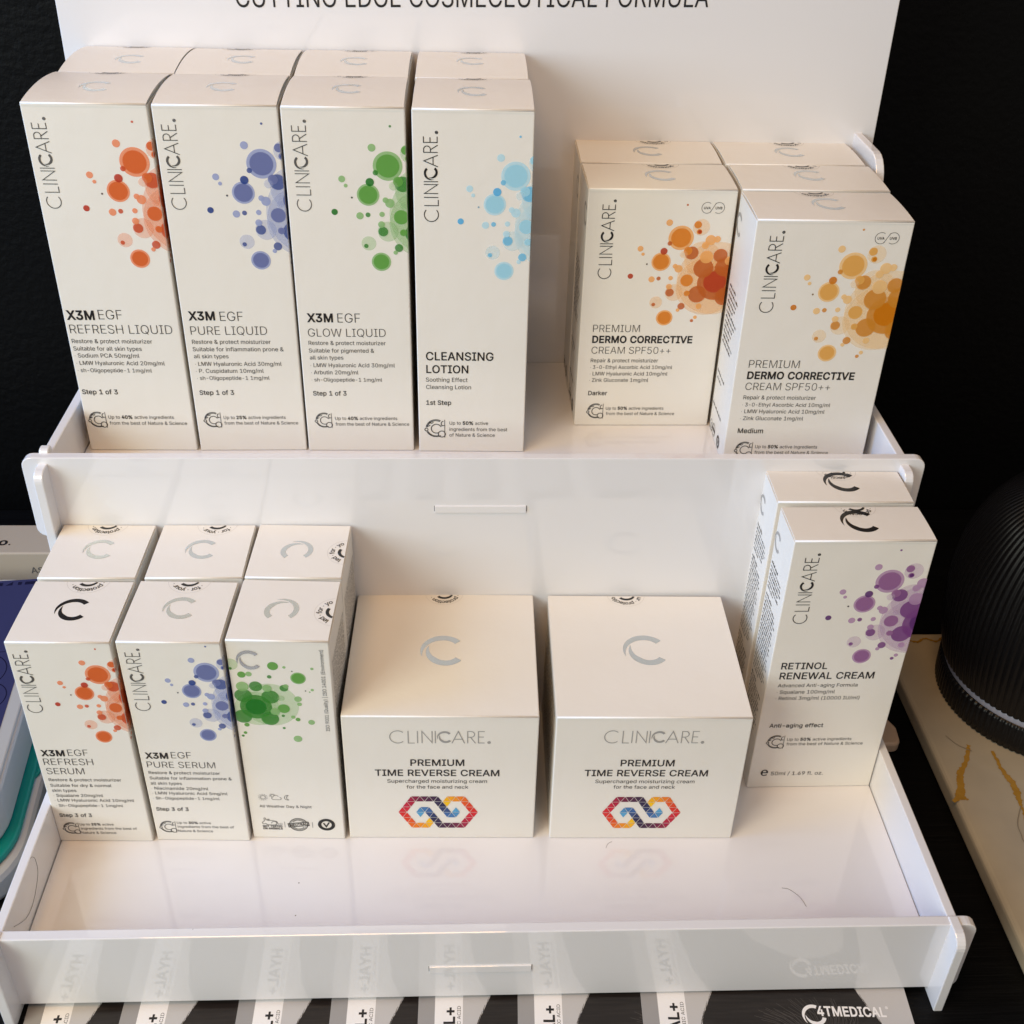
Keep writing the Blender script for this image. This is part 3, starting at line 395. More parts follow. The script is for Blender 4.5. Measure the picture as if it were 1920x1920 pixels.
def write_circle(art, text, wt, cx, cy, r, capsize, f0, th0, h=0.1, keep=None):
    out, lo, hi, tot = layout(text, wt); s = capsize / 509.0
    for gx, ch, w in out:
        adv, (V, T) = glyph(ch, w)
        if not V: continue
        f = (gx + adv / 2) / tot; th = th0 - 2 * PI * (f - f0); c, q = math.cos(th - PI / 2), math.sin(th - PI / 2)
        pts = []
        for v in V:
            a, b = (v[0] - adv / 2) * s, v[1] * s + r - capsize / 2
            pts.append((cx + a * c - b * q, cy + a * q + b * c))
        if keep is None or all(keep(*p) for p in pts): art.tris(pts, T, h)

def emblem(art, cx, cy, rad, rot=0.0, h=0.1, keep=None):
    """open letter C drawn by two crescents"""
    def arcstrip(ox, oy, ro, a0, a1, th, n):
        L = []; Q = []
        for k in range(n + 1):
            t = k / n; a = R(a0 + (a1 - a0) * t); w = th(t)
            for lst, rr in ((L, ro), (Q, ro - w)):
                x, y = ox + rr * math.cos(a), oy + rr * math.sin(a)
                c, q = math.cos(rot), math.sin(rot)
                lst.append((cx + rad * (x * c - y * q), cy + rad * (x * q + y * c)))
        for k in range(n):
            P = (L[k], L[k + 1], Q[k + 1], Q[k])
            if keep is None or all(keep(*p) for p in P): art.poly(P, h)
    arcstrip(0, 0, 1.0, 40, 205, lambda t: .31 * (1 if t < .3 else max(.0, 1 - ((t - .3) / .7) ** 2.0)) + .004, 22)
    arcstrip(.13, -.115, .885, 150, 322, lambda t: .32 * min(1, (t / .42)) ** .75 + .004, 22)

def wordmark(art, fn, length, h=0.1, thin=.058):
    """thin geometric capitals with the two-crescent C; unit cap height, 6 units long"""
    A = Art(); k = length / 6.0
    A.arc(.51, .5, .5, 48, 312, thin)
    A.stroke([(1.17, 1), (1.17, 0), (1.58, 0)], thin)
    A.stroke([(1.76, 0), (1.76, 1)], thin)
    A.stroke([(2.04, 0), (2.04, .97), (2.68, .03), (2.68, 1)], thin)
    A.stroke([(2.88, 0), (2.88, 1)], thin)
    emblem(A, 3.475, .5, .485)
    A.stroke([(3.93, 0), (4.33, .97), (4.73, 0)], thin); A.stroke([(4.06, .33), (4.6, .33)], thin)
    A.stroke([(4.92, 0), (4.92, .97), (5.12, .97)], thin); A.arc(5.12, .735, .235, 90, -90, thin); A.stroke([(5.12, .5), (4.92, .5)], thin); A.stroke([(5.1, .5), (5.42, 0)], thin)
    A.stroke([(6.0, 1 - thin / 2), (5.6, 1 - thin / 2), (5.6, thin / 2), (6.0, thin / 2)], thin); A.stroke([(5.6, .52), (5.95, .52)], thin)
    A.arc(6.28, .07, .085, 0, 360, .05); A.disc(6.28, .07, .045, n=8)
    art.add(A, fn)
    for i in range(len(art.v)): pass

def ingredient_icon(art, cx, cy, r, h=0.1):
    w = r * .075
    art.arc(cx, cy, r, 62, 175, w); art.arc(cx, cy, r * .88, 62, 172, w); art.arc(cx, cy, r, 200, 300, w); art.arc(cx, cy, r * .9, 205, 290, w)
    art.arc(cx + r * .05, cy - r * .05, r * .52, 25, 290, w * 1.1)
    art.stroke([(cx + r * .9, cy + r * 1.0), (cx + r * .9, cy - r * 1.1)], w * .7)
    art.arc(cx + r * .6, cy - r * .68, r * .36, 0, 360, w * 1.1)
    art.arc(cx - r * .97, cy - r * .16, r * .16, 0, 360, w)
    art.arc(cx + r * .82, cy + r * .55, r * .28, 100, 250, w); art.stroke([(cx + r * .55, cy + r * .28), (cx + r * .9, cy + r * .33)], w)
    art.arc(cx - r * .45, cy + r * .78, r * .2, 190, 340, w); art.arc(cx - r * .78, cy + r * .42, r * .18, 220, 350, w)

def micro_text(art, x, y, width, hgt, rng, fn=None):
    """a line of print too small to read: letter-sized ticks in word groups"""
    u = x
    while u < x + width - hgt:
        n = rng.randint(2, 8)
        for _ in range(n):
            lw = hgt * rng.uniform(.22, .5); lh = hgt * rng.choice((.62, .62, .66, 1.0))
            if u + lw > x + width: break
            P = [(u, y), (u + lw, y), (u + lw, y + lh), (u, y + lh)]
            art.poly([fn(*p) for p in P] if fn else P, .1); u += lw + hgt * .16
        u += hgt * .42

# ------------------------------------------------------------------ printed bubbles
BUBBLES_LEFT = [(-14.86, 32.92, 0.43, 3), (-21.48, 25.47, 1.38, 1), (-8.2, 23.62, 3.47, 0), (-9.71, 24.68, 1.56, 2), (-8.85, 21.74, 1.13, 2), (-8.68, 21.74, 0.78, 4), (-16.13, 19.07, 5.06, 1), (-16.13, 19.07, 4.27, 2), (-20.51, 16.69, 0.96, 3), (-22.63, 13.3, 1.49, 4), (-32.44, 14.32, 1.22, 1), (-31.18, 11.96, 0.7, 1), (-29.22, 7.65, 0.35, 5), (-23.41, 8.71, 3.88, 1), (-23.41, 8.71, 3.44, 2), (-3.81, 18.27, 2.1, 1), (-1.06, 18.65, 1.4, 1), (-5.73, 15.99, 1.49, 1), (-11.06, 12.66, 2.81, 3), (-12.65, 13.56, 1.76, 2), (-14.33, 11.99, 1.58, 0), (-4.7, 10.96, 2.65, 1), (1.04, 11.65, 2.91, 3), (-6.37, 10.22, 7.5, 0), (-5.45, 6.06, 4.17, 3), (-15.78, 5.7, 1.68, 1), (-17.31, 6.81, 1.06, 1), (-35.65, 2.3, 1.15, 4), (-26.67, 0.96, 1.33, 1), (-23.77, 1.35, 0.89, 3), (-18.72, 1.57, 0.98, 1), (-11.85, 0.58, 2.76, 2), (-10.87, 4.62, 1.24, 0), (0.24, -0.47, 7.6, 3), (0.0, 0.0, 4.74, 4), (-19.06, -2.2, 1.25, 1), (-18.52, -4.86, 1.79, 3), (-16.73, -4.85, 3.76, 0), (-11.22, -5.19, 1.26, 2), (-6.78, -5.55, 3.77, 3), (4.6, -6.63, 3.79, 3), (3.37, 6.58, 3.99, 3), (0.01, 1.41, 16.08, 0), (-3.17, -1.91, 12.99, 0), (-23.92, -9.39, 2.7, 0), (-24.91, -10.36, 0.81, 3), (-13.02, -11.06, 1.53, 3), (-14.29, -12.81, 0.81, 1), (-5.53, -11.02, 1.27, 1), (-19.63, -16.45, 3.45, 1), (-19.63, -16.45, 2.99, 2), (-6.49, -16.09, 0.82, 1), (-7.77, -17.66, 0.73, 3)]
BUBBLES_RIGHT = [(5.69, 5.07, 3.26, 3), (4.69, -5.81, 3.31, 3), (-4.15, 5.55, 3.26, 3), (-5.25, -4.93, 3.3, 3), (0.0, 0.0, 5.93, 3), (0.0, 0.0, 3.84, 4), (0.8, 10.15, 2.41, 3), (11.05, 9.51, 1.59, 3), (11.82, 10.46, 1.03, 1), (16.6, 14.45, 2.74, 1), (16.6, 14.45, 2.47, 2), (7.89, 20.12, 2.04, 2), (11.92, 19.6, 0.61, 1), (14.62, 17.77, 0.27, 5), (21.93, 19.15, 0.61, 1), (6.19, 14.9, 0.82, 3), (4.84, 9.34, 1.72, 1), (10.18, -0.67, 2.31, 2), (15.79, 4.22, 1.39, 1), (16.15, 1.68, 0.91, 1), (18.87, 8.33, 0.28, 5), (21.33, 8.86, 0.62, 1), (20.35, 7.81, 0.35, 1), (13.32, -4.89, 0.84, 1), (14.98, -6.1, 0.91, 2), (19.94, -7.41, 1.27, 1), (9.66, -4.32, 0.63, 3), (9.47, -10.63, 0.57, 3), (14.19, -16.11, 1.64, 1), (9.58, 4.52, 1.39, 0), (6.91, -2.19, 1.75, 1), (5.46, 1.1, 10.46, 0), (-4.3, -9.26, 0.99, 2), (-5.29, -13.39, 0.71, 2), (-6.31, -15.0, 0.57, 3), (-3.76, 15.72, 1.5, 2), (-1.14, 16.07, 1.16, 1), (-4.02, 10.02, 2.27, 1), (-7.31, 20.6, 2.72, 0), (-7.53, 18.61, 0.61, 3), (0.39, -0.94, 8.39, 0)]

ANCREL = (-16.13, 19.01, -19.65, -16.44)      # two reference bubbles of the artwork, mm from the cluster centre
def pal(pale2, pale, mid, dark, darkest, dot):
    g = lambda c, a: tuple(min(1, v * 1.25) for v in srgb(*c)[:3]) + (a,)
    return [g(pale2, .30), g(tuple(min(255, v * 1.02) for v in pale), .68), g(mid, .80), g(dark, .70), g(darkest, .78), g(dot, 1)]
PALS = {
 'orange': pal((226, 150, 110), (218, 128, 84), (200, 94, 42), (190, 72, 28), (172, 48, 20), (80, 60, 55)),
 'blue': pal((160, 170, 205), (140, 150, 190), (100, 108, 154), (66, 82, 140), (32, 60, 128), (60, 60, 75)),
 'green': pal((150, 190, 130), (128, 172, 108), (92, 150, 66), (52, 128, 42), (22, 110, 26), (60, 75, 55)),
 'sky': pal((188, 216, 226), (172, 208, 222), (150, 198, 216), (108, 180, 215), (84, 166, 212), (120, 150, 165)),
 'amber': pal((232, 186, 130), (222, 160, 92), (206, 124, 42), (182, 92, 32), (172, 60, 28), (85, 65, 50)),
 'yellow': pal((232, 200, 150), (224, 184, 124), (212, 158, 80), (200, 132, 40), (194, 114, 4), (120, 95, 60)),
 'purple': pal((190, 165, 192), (168, 132, 168), (140, 94, 140), (116, 60, 126), (90, 44, 108), (55, 45, 55)),
}
def clip_x(poly, x0, keep_less):
    out = []
    for i in range(len(poly)):
        a, b = poly[i - 1], poly[i]
        ia, ib = ((a[0] <= x0) == keep_less), ((b[0] <= x0) == keep_less)
        if ia != ib:
            t = (x0 - a[0]) / (b[0] - a[0]); out.append((x0, a[1] + t * (b[1] - a[1])))
        if ib: out.append(b)
    return out
def bubbles(front, side, anc, pal_, w, centre=None, scale=None, side_only=False):
    """anc: front-face mm of the two reference bubbles; artwork wraps round the right edge"""
    if anc:
        dx, dy = ANCREL[2] - ANCREL[0], ANCREL[3] - ANCREL[1]; ex, ey = anc[2] - anc[0], anc[3] - anc[1]
        sc = math.hypot(ex, ey) / math.hypot(dx, dy); ox, oy = anc[0] - ANCREL[0] * sc, anc[1] - ANCREL[1] * sc
    else: sc = scale; ox, oy = centre
    allc = [c for c in BUBBLES_LEFT] + [c for c in BUBBLES_RIGHT if c[0] > 4.5 and c[3] < 6] if anc else [c for c in BUBBLES_RIGHT] + [c for c in BUBBLES_LEFT if c[0] < -9]
    allc = sorted(allc, key=lambda c: -c[2]); levels = []
    for (x, y, r, t) in allc:
        X, Y, Rr = ox + x * sc, oy + y * sc, max(r * sc * (.96 if t == 2 and r > 2 else 1.03 if t == 1 and r > 2 else 1), .22)
        lv = 0
        for (X2, Y2, R2, L2) in levels:
            if math.hypot(X - X2, Y - Y2) < Rr + R2 + .02: lv = max(lv, L2 + 1)
        levels.append((X, Y, Rr, lv)); h = .03 + .02 * lv
        n = 40 if Rr > 1.5 else 20
        P = [(X + Rr * math.cos(2 * PI * k / n), Y + Rr * math.sin(2 * PI * k / n)) for k in range(n)]
        lim = w / 2 - .15
        F = clip_x(P, lim, True); 
        F = clip_x(F, -lim, False) if F else F
        if len(F) > 2: front.poly(F, h, pal_[t])
        if side is not None:
            G = clip_x(P, lim + .3, False)
            if len(G) > 2:
                G = clip_x(G, lim + 30, True)
                if len(G) > 2: side.poly([(p[0] - w / 2, p[1]) for p in G], h, pal_[t])

# ------------------------------------------------------------------ the boxes
DIM = {'liq': (45.0, 44.0, 145.1, 1.7), 'spf': (60.5, 31.8, 108.7, .5), 'ser': (36.9, 35.1, 104.3, .25), 'jar': (74.3, 73.5, 67.6, .5), 'ret': (53.4, 22.3, 129.9, .3)}
BOXES = {
 'A': {'k': 'liq', 'pos': [-0.13606, -0.0064, 0.11371], 'rot': -0.0033, 'emb': [0.54, 17.22], 'seal': -1.02, 'text': [['X3M', 'b', -21.32, 60.75, 11.01], ['EGF', 'l', -8.74, 60.86, 9.29], ['REFRESH LIQUID', 'l', -21.04, 54.66, 40.48], ['Restore & protect moisturizer', 'r', -21.19, 50.42, 31.89], ['Suitable for all skin types', 'r', -21.16, 47.13, 27.2], ['· Sodium PCA 50mg/ml', 'r', -21.18, 43.99, 25.78], ['· LMW Hyaluronic Acid 20mg/ml', 'r', -21.15, 40.64, 35.5], ['· sh-Oligopeptide-1 1mg/ml', 'r', -21.19, 37.36, 29.87], ['Step 1 of 3', 'm', -21.25, 27.18, 14.48], ['Up to *40%* active ingredients', 'r', -12.57, 15.55, 27.19], ['from the best of Nature & Science', 'r', -12.48, 12.66, 32.21]], 'icon': [-16.95, 15.15, 3.57], 'logo': [-14.93, 106.19, -14.01, 31.78, 5.48], 'anc': [15.07, 124.05, 11.61, 86.52]},
 'B': {'k': 'liq', 'pos': [-0.08959, -0.00636, 0.11371], 'rot': 0.0107, 'emb': [0.47, 19.14], 'seal': 1.34, 'text': [['X3M', 'b', -19.86, 60.94, 10.5], ['EGF', 'l', -7.43, 60.53, 9.11], ['PURE LIQUID', 'l', -19.75, 54.46, 30.39], ['Restore & protect moisturizer', 'r', -19.78, 50.47, 31.42], ['Suitable for inflammation prone &', 'r', -19.89, 47.17, 36.47], ['all skin types', 'r', -19.81, 44.01, 13.86], ['· LMW Hyaluronic Acid 30mg/ml', 'r', -19.76, 40.56, 34.97], ['· P. Cuspidatum 10mg/ml', 'r', -19.84, 37.36, 27.5], ['· sh-Oligopeptide-1 1mg/ml', 'r', -19.76, 34.13, 29.49], ['Step 1 of 3', 'm', -19.66, 27.14, 14.14], ['Up to *25%* active ingredients', 'r', -11.11, 15.58, 25.91], ['from the best of Nature & Science', 'r', -11.08, 12.86, 30.87]], 'icon': [-15.56, 15.3, 3.5], 'logo': [-14.84, 106.34, -14.19, 31.67, 5.31], 'anc': [14.91, 123.89, 11.51, 86.21]},
 'C': {'k': 'liq', 'pos': [-0.04361, -0.00637, 0.11371], 'rot': 0.001, 'emb': [0.78, 18.83], 'seal': 0.7, 'text': [['X3M', 'b', -18.92, 60.39, 10.39], ['EGF', 'l', -6.72, 60.12, 9.05], ['GLOW LIQUID', 'l', -18.93, 53.88, 31.22], ['Restore & protect moisturizer', 'r', -19.03, 50.22, 31.19], ['Suitable for pigmented &', 'r', -19.12, 46.8, 26.42], ['all skin types', 'r', -18.95, 43.63, 13.61], ['· LMW Hyaluronic Acid 30mg/ml', 'r', -18.95, 40.16, 34.52], ['· Arbutin 20mg/ml', 'r', -18.95, 36.85, 19.4], ['· sh-Oligopeptide-1 1mg/ml', 'r', -18.94, 33.51, 28.99], ['Step 1 of 3', 'm', -18.83, 26.94, 13.88], ['Up to *40%* active ingredients', 'r', -10.4, 15.27, 26.18], ['from the best of Nature & Science', 'r', -10.41, 12.45, 31.19]], 'icon': [-15.04, 15.17, 3.45], 'logo': [-13.87, 106.11, -13.48, 32.18, 5.23], 'anc': [15.55, 123.64, 12.4, 86.03]},
 'D': {'k': 'liq', 'pos': [0.00375, -0.00711, 0.11371], 'rot': -0.0104, 'emb': [0.08, 18.49], 'seal': -0.35, 'text': [['CLEANSING', 'm', -18.91, 43.85, 27.69], ['LOTION', 'm', -18.87, 37.97, 17.35], ['Soothing Effect', 'r', -19.09, 33.92, 17.28], ['Cleansing Lotion', 'r', -19.07, 30.5, 18.69], ['1st Step', 'm', -19.13, 22.99, 10.47], ['Up to *50%* active', 'r', -9.47, 13.44, 16.43], ['ingredients from the best', 'r', -9.49, 10.38, 24.7], ['of Nature & Science', 'r', -9.5, 7.56, 19.44]], 'icon': [-15.24, 11.64, 4.17], 'logo': [-13.06, 102.71, -13.15, 32.33, 5.37], 'anc': [16.09, 120.7, 12.6, 83.06]},
 'A2': {'k': 'liq', 'pos': [-0.13481, 0.0368, 0.11371], 'rot': 0.0068, 'emb': [2.35, 16.27], 'seal': -1.55},
 'B2': {'k': 'liq', 'pos': [-0.08983, 0.03597, 0.11371], 'rot': -0.0041, 'emb': [1.25, 19.1], 'seal': -3.28},
 'C2': {'k': 'liq', 'pos': [-0.04377, 0.03641, 0.11371], 'rot': -0.0052, 'emb': [0.39, 18.78], 'seal': 0.05},
 'D2': {'k': 'liq', 'pos': [0.00363, 0.03649, 0.11371], 'rot': -0.0072, 'emb': [-0.19, 21.68], 'seal': 0.29},
 'E': {'k': 'spf', 'pos': [0.08034, 0.01594, 0.11371], 'rot': 0.0046, 'emb': [1.07, 15.66], 'seal': 3.03, 'text': [['PREMIUM', 'l', -24.61, 46.15, 20.09], ['DERMO CORRECTIVE', 'b', -24.68, 41.12, 43.42], ['CREAM SPF50++', 'l', -24.66, 35.87, 34.48], ['Repair & protect moisturizer', 'r', -24.71, 31.75, 29.48], ['· 3-0-Ethyl Ascorbic Acid 10mg/ml', 'r', -24.67, 28.56, 36.02], ['· LMW Hyaluronic Acid 10mg/ml', 'r', -24.71, 25.34, 34.25], ['· Zink Gluconate 1mg/ml', 'r', -24.75, 22.18, 26.08], ['Darker', 'm', -24.82, 15.54, 8.4], ['Up to *50%* active ingredients', 'r', -16.46, 8.18, 25.95], ['from the best of Nature & Science', 'r', -16.27, 5.45, 30.86]], 'icon': [-20.98, 7.63, 3.6], 'logo': [-18.81, 70.46, -18.87, 31.78, 5.31], 'anc': [9.01, 88.4, 5.53, 52.89]},
 'E2': {'k': 'spf', 'pos': [0.07991, 0.04902, 0.11371], 'rot': -0.0091, 'emb': [0.44, 15.26], 'seal': 4.58},
 'F': {'k': 'spf', 'pos': [0.14117, -0.01753, 0.11371], 'rot': -0.0104, 'emb': [1.23, 16.97], 'seal': -1.09, 'text': [['PREMIUM', 'l', -24.95, 46.32, 20.73], ['DERMO CORRECTIVE', 'b', -24.98, 41.29, 44.34], ['CREAM SPF50++', 'l', -25.01, 36.11, 35.19], ['Repair & protect moisturizer', 'r', -25.16, 31.78, 30.23], ['· 3-0-Ethyl Ascorbic Acid 10mg/ml', 'r', -25.15, 28.43, 36.85], ['· LMW Hyaluronic Acid 10mg/ml', 'r', -25.16, 25.22, 35.04], ['· Zink Gluconate 1mg/ml', 'r', -25.16, 21.9, 26.59], ['Medium', 'm', -25.37, 15.61, 10.73], ['Up to *50%* active ingredients', 'r', -16.91, 8.25, 26.66], ['from the best of Nature & Science', 'r', -16.82, 5.42, 31.66]], 'icon': [-21.48, 7.59, 3.66], 'logo': [-18.9, 70.72, -19.11, 31.58, 5.3], 'anc': [9.76, 90.55, 6.07, 53.26]},
 'F2': {'k': 'spf', 'pos': [0.14232, 0.01663, 0.11371], 'rot': -0.0085, 'emb': [1.29, 17.29], 'seal': 0.85},
 'F3': {'k': 'spf', 'pos': [0.1417, 0.04903, 0.11371], 'rot': 0.0046, 'emb': [1.19, 16.32], 'seal': 3.19},
 'G': {'k': 'ser', 'pos': [-0.14274, -0.12101, 0.0], 'rot': -0.0222, 'emb': [0.38, 17.98], 'seal': 1.42, 'text': [['X3M', 'b', -16.37, 48.17, 8.77], ['EGF', 'l', -6.33, 48.26, 7.58], ['REFRESH', 'l', -16.28, 43.35, 18.56], ['SERUM', 'l', -16.14, 38.37, 14.19], ['Restore & protect moisturizer', 'r', -16.21, 34.54, 27.55], ['Suitable for dry & normal', 'r', -16.21, 31.45, 23.28], ['skin types', 'r', -16.14, 28.66, 9.29], ['· Squalane 20mg/ml', 'r', -16.07, 25.86, 18.97], ['· LMW Hyaluronic Acid 10mg/ml', 'r', -16.13, 23.15, 30.57], ['· Sh-Oligopeptide-1 1mg/ml', 'r', -16.09, 20.2, 25.79], ['Step 3 of 3', 'm', -15.95, 14.46, 12.59], ['Up to *25%* active', 'r', -9.05, 9.5, 13.3], ['ingredients from the best of', 'r', -8.87, 7.04, 21.88], ['Nature & Science', 'r', -9.16, 4.55, 13.7]], 'icon': [-12.48, 7.95, 3.15], 'logo': [-11.3, 70.53, -10.96, 28.19, 4.92], 'anc': [11.81, 89.32, 8.95, 58.48]},
 'G2': {'k': 'ser', 'pos': [-0.14222, -0.0839, 0.0], 'rot': -0.0124, 'emb': [0.33, 18.13], 'seal': -0.6},
 'H': {'k': 'ser', 'pos': [-0.10422, -0.12125, 0.0], 'rot': -0.0316, 'emb': [0.26, 18.87], 'seal': 0.16, 'text': [['X3M', 'b', -16.37, 46.43, 8.64], ['EGF', 'l', -6.52, 46.61, 7.58], ['PURE SERUM', 'l', -16.36, 41.47, 25.86], ['Restore & protect moisturizer', 'r', -16.35, 37.98, 27.2], ['Suitable for inflammation prone &', 'r', -16.41, 35.02, 31.38], ['all skin types', 'r', -16.46, 32.14, 11.96], ['· Niacinamide 20mg/ml', 'r', -16.49, 29.35, 21.84], ['· LMW Hyaluronic Acid 5mg/ml', 'r', -16.58, 26.66, 29.06], ['· Sh-Oligopeptide-1 1mg/ml', 'r', -16.68, 23.83, 25.73], ['Step 3 of 3', 'm', -16.45, 17.44, 12.65], ['Up to *30%* active', 'r', -9.41, 9.9, 13.41], ['ingredients from the best of', 'r', -9.42, 7.54, 22.28], ['Nature & Science', 'r', -9.52, 5.06, 13.8]], 'icon': [-13.05, 8.18, 3.18], 'logo': [-10.92, 71.21, -10.16, 28.16, 5.02], 'anc': [11.96, 90.38, 9.37, 59.15]},
 'H2': {'k': 'ser', 'pos': [-0.10217, -0.08396, 0.0], 'rot': -0.0047, 'emb': [-0.19, 18.04], 'seal': 3.1},
 'I': {'k': 'ser', 'pos': [-0.06612, -0.12078, 0.0], 'rot': -0.0408, 'emb': [-0.99, 17.17], 'text': [['All Weather Day & Night', 'r', -14.32, 18.03, 20.55]]},
 'I2': {'k': 'ser', 'pos': [-0.06469, -0.08413, 0.0], 'rot': -0.0284, 'emb': [-0.89, 17.44]},
 'J': {'k': 'jar', 'pos': [-0.00867, -0.1215, 0.0], 'rot': -0.0189, 'emb': [-0.1, 36.77], 'seal': -0.68, 'text': [['PREMIUM', 'm', -11.72, 41.57, 20.74], ['TIME REVERSE CREAM', 'm', -25.53, 35.99, 48.14], ['Supercharged moisturizing cream', 'r', -20.92, 32.13, 38.8], ['for the face and neck', 'r', -13.51, 28.87, 24.1]]},
 'K': {'k': 'jar', 'pos': [0.07199, -0.12309, 0.0], 'rot': -0.0169, 'emb': [0.49, 37.82], 'seal': -3.81, 'text': [['PREMIUM', 'm', -11.25, 41.83, 20.89], ['TIME REVERSE CREAM', 'm', -24.9, 36.32, 48.18], ['Supercharged moisturizing cream', 'r', -20.43, 32.39, 38.97], ['for the face and neck', 'r', -13.07, 29.28, 24.24]]},
 'L': {'k': 'ret', 'pos': [0.14787, -0.09642, 0.0], 'rot': 0.0042, 'emb': [0.9, 12.31], 'seal': 1.88, 'text': [['RETINOL', 'm', -22.19, 67.49, 18.47], ['RENEWAL CREAM', 'm', -22.09, 62.21, 38.19], ['Advanced Anti-aging Formula', 'r', -22.01, 57.92, 32.35], ['· Squalane 100mg/ml', 'r', -21.89, 54.35, 23.58], ['· Retinol 3mg/ml (10000 IU/ml)', 'r', -21.88, 50.96, 34.31], ['Anti-aging effect', 'm', -22.13, 35.58, 22.39], ['Up to *50%* active ingredients', 'r', -13.5, 27.88, 27.08], ['from the best of Nature & Science', 'r', -13.38, 25.2, 32.17], ['℮', 'm', -21.81, 7.39, 3.14], ['50ml / 1.69 fl. oz.', 'r', -17.32, 7.51, 22.38]], 'icon': [-17.98, 27.34, 3.6], 'logo': [-15.9, 90.81, -16.38, 31.45, 5.49], 'anc': [12.58, 111.03, 9.15, 73.99]},
 'L2': {'k': 'ret', 'pos': [0.14745, -0.07083, 0.0], 'rot': -0.0107, 'emb': [1.79, 14.12], 'seal': 1.55},
}

def carton(name, key, pos=None):
    b = BOXES[key]; kind = b['k']; w, d, h, bulge = [v * MM for v in DIM[kind]]
    root = empty(name, b['pos'], b['rot'])
    # body
    bm = bm_box(-w / 2, w / 2, 0, d, .0001, h - .0006)
    vert = [e for e in bm.edges if abs(e.verts[0].co.z - e.verts[1].co.z) > h / 2]
    rest = [e for e in bm.edges if e not in vert and (e.verts[0].co.z < h / 2)]
    bmesh.ops.bevel(bm, geom=vert + rest, offset=.0005, segments=3, profile=.5, affect='EDGES')
    rng = random.Random(key)
    body = bm_obj('carton', bm, M_card, root, False)
    # lid: a thin folded panel, slightly domed, creased at its front edge
    N = 14; ov = .0005; thick = .0005
    prof = []
    for k in range(N + 1):
        t = k / N; prof.append((-.00008 + (d - .0002) * t, h + bulge * 4 * t * (1 - t)))
    outer = [(-.00012, h - .0012), (-.00012, h - .0005), (.00002, h - .0002), (.00035, h - .00002)] + prof[1:]
    inner = [(p[0], p[1] - thick) for p in prof[1:]][::-1] + [(.0004, h - .00055)]
    ol = outer + inner
    lid = bm_obj('lid', bm_prism(ol, lambda a, c, t: (t, a, c), -w / 2 + .00025, w / 2 - .00025, 0.00012), M_card, root)
    # whitened fold along the front edge of the lid
    cr = [(.00022 + .00042 * math.cos(2 * PI * k / 10), h - .00030 + .00042 * math.sin(2 * PI * k / 10)) for k in range(10)]
    bm_obj('fold', bm_prism(cr, lambda a, c, t: (t, a, c), -w / 2 + .0003, w / 2 - .0003, 0), M_fold, root, True)
    # tuck flap and dust flaps seen under a domed lid
    if bulge > .001:
        for sx in (-1, 1):
            pts = [(prof[k][0], prof[k][1] - .0009) for k in range(2, N - 1)]
            pts = [(prof[2][0], h - .0005)] + pts + [(prof[N - 2][0], h - .0005)]
            x = sx * (w / 2 - .0012)
            bm_obj('dust_flap', bm_prism(pts, lambda a, c, t: (x + t, a, c), -.0002, .0002, 0), M_card, root)
    def lidz(v): t = min(1, max(0, v / d)); return h + bulge * 4 * t * (1 - t)
    pf = lambda u, v, e: (u, -e - .00006, v)
    ptop = lambda u, v, e: (u, v, lidz(v) + e)
    pr = lambda u, v, e: (w / 2 + e, u, v)
    pl = lambda u, v, e: (-w / 2 - e, d - u, v)
    return root, b, kind, (w / MM, d / MM, h / MM), pf, ptop, pr, pl
SEALTXT = 'sealed · for · your · protection · '
def dress_lid(root, b, dims, ptop, rad, foil, rot=0, f0=.77, seal=True, sealxy=None, sealrot=PI, skew=0):
    w, d, h = dims
    e = Art(); emblem(e, b['emb'][0], b['emb'][1] , rad, rot, .05); e.build('foil_emblem', ptop, foil, root)
    if seal:
        s = Art(); sx, sy = sealxy or (b['seal'], d + .6)
        keep = (lambda x, y: y < d - .35 and x < w / 2 - .3)
        write_circle(s, SEALTXT, 'm', sx, sy, 6.2, 1.95, f0, -PI / 2, .09, keep)
        emblem(s, sx, sy, 3.9, sealrot, .09, keep)
        st = s.build('seal_sticker', ptop, M_black, root)
        o = Art()
        for k in range(48):
            P = [(sx + rr * math.cos(2 * PI * (k + j) / 48), sy + rr * math.sin(2 * PI * (k + j) / 48)) for j, rr in ((0, 7.9), (1, 7.9), (1, 8.02), (0, 8.02))]
            if all(keep(*p) for p in P): o.poly(P, .03)
        o.build('sticker_rim', ptop, M_film, st)
def dress_front(root, b, dims, pf, pr, palette, logo_mat, aspect=1.07):
    w, d, h = dims
    if 'text' in b:
        t = Art()
        for (s, wt, x, y, wd) in b['text']: write(t, s, wt, x, y, wd, .06, aspect)
        if 'icon' in b: ingredient_icon(t, *b['icon'])
        t.build('printed_lettering', pf, M_black, root)
    if 'logo' in b:
        u0, v0, u1, ln, cap = b['logo']; u = (u0 + u1) / 2
        l = Art(); wordmark(l, lambda x, y: (u - y * 5.35, v0 + x * ln / 6), ln)
        l.v = [(a, c, .06) for a, c, _ in l.v]
        l.build('brand_lettering', pf, logo_mat, root)
    if palette:
        f = Art(); sd = Art(); bubbles(f, sd, b['anc'], PALS[palette], w)
        fr = f.build('bubble_print', pf, M_ink, root)
        sd.build('side_bubble_print', pr, M_ink, root)

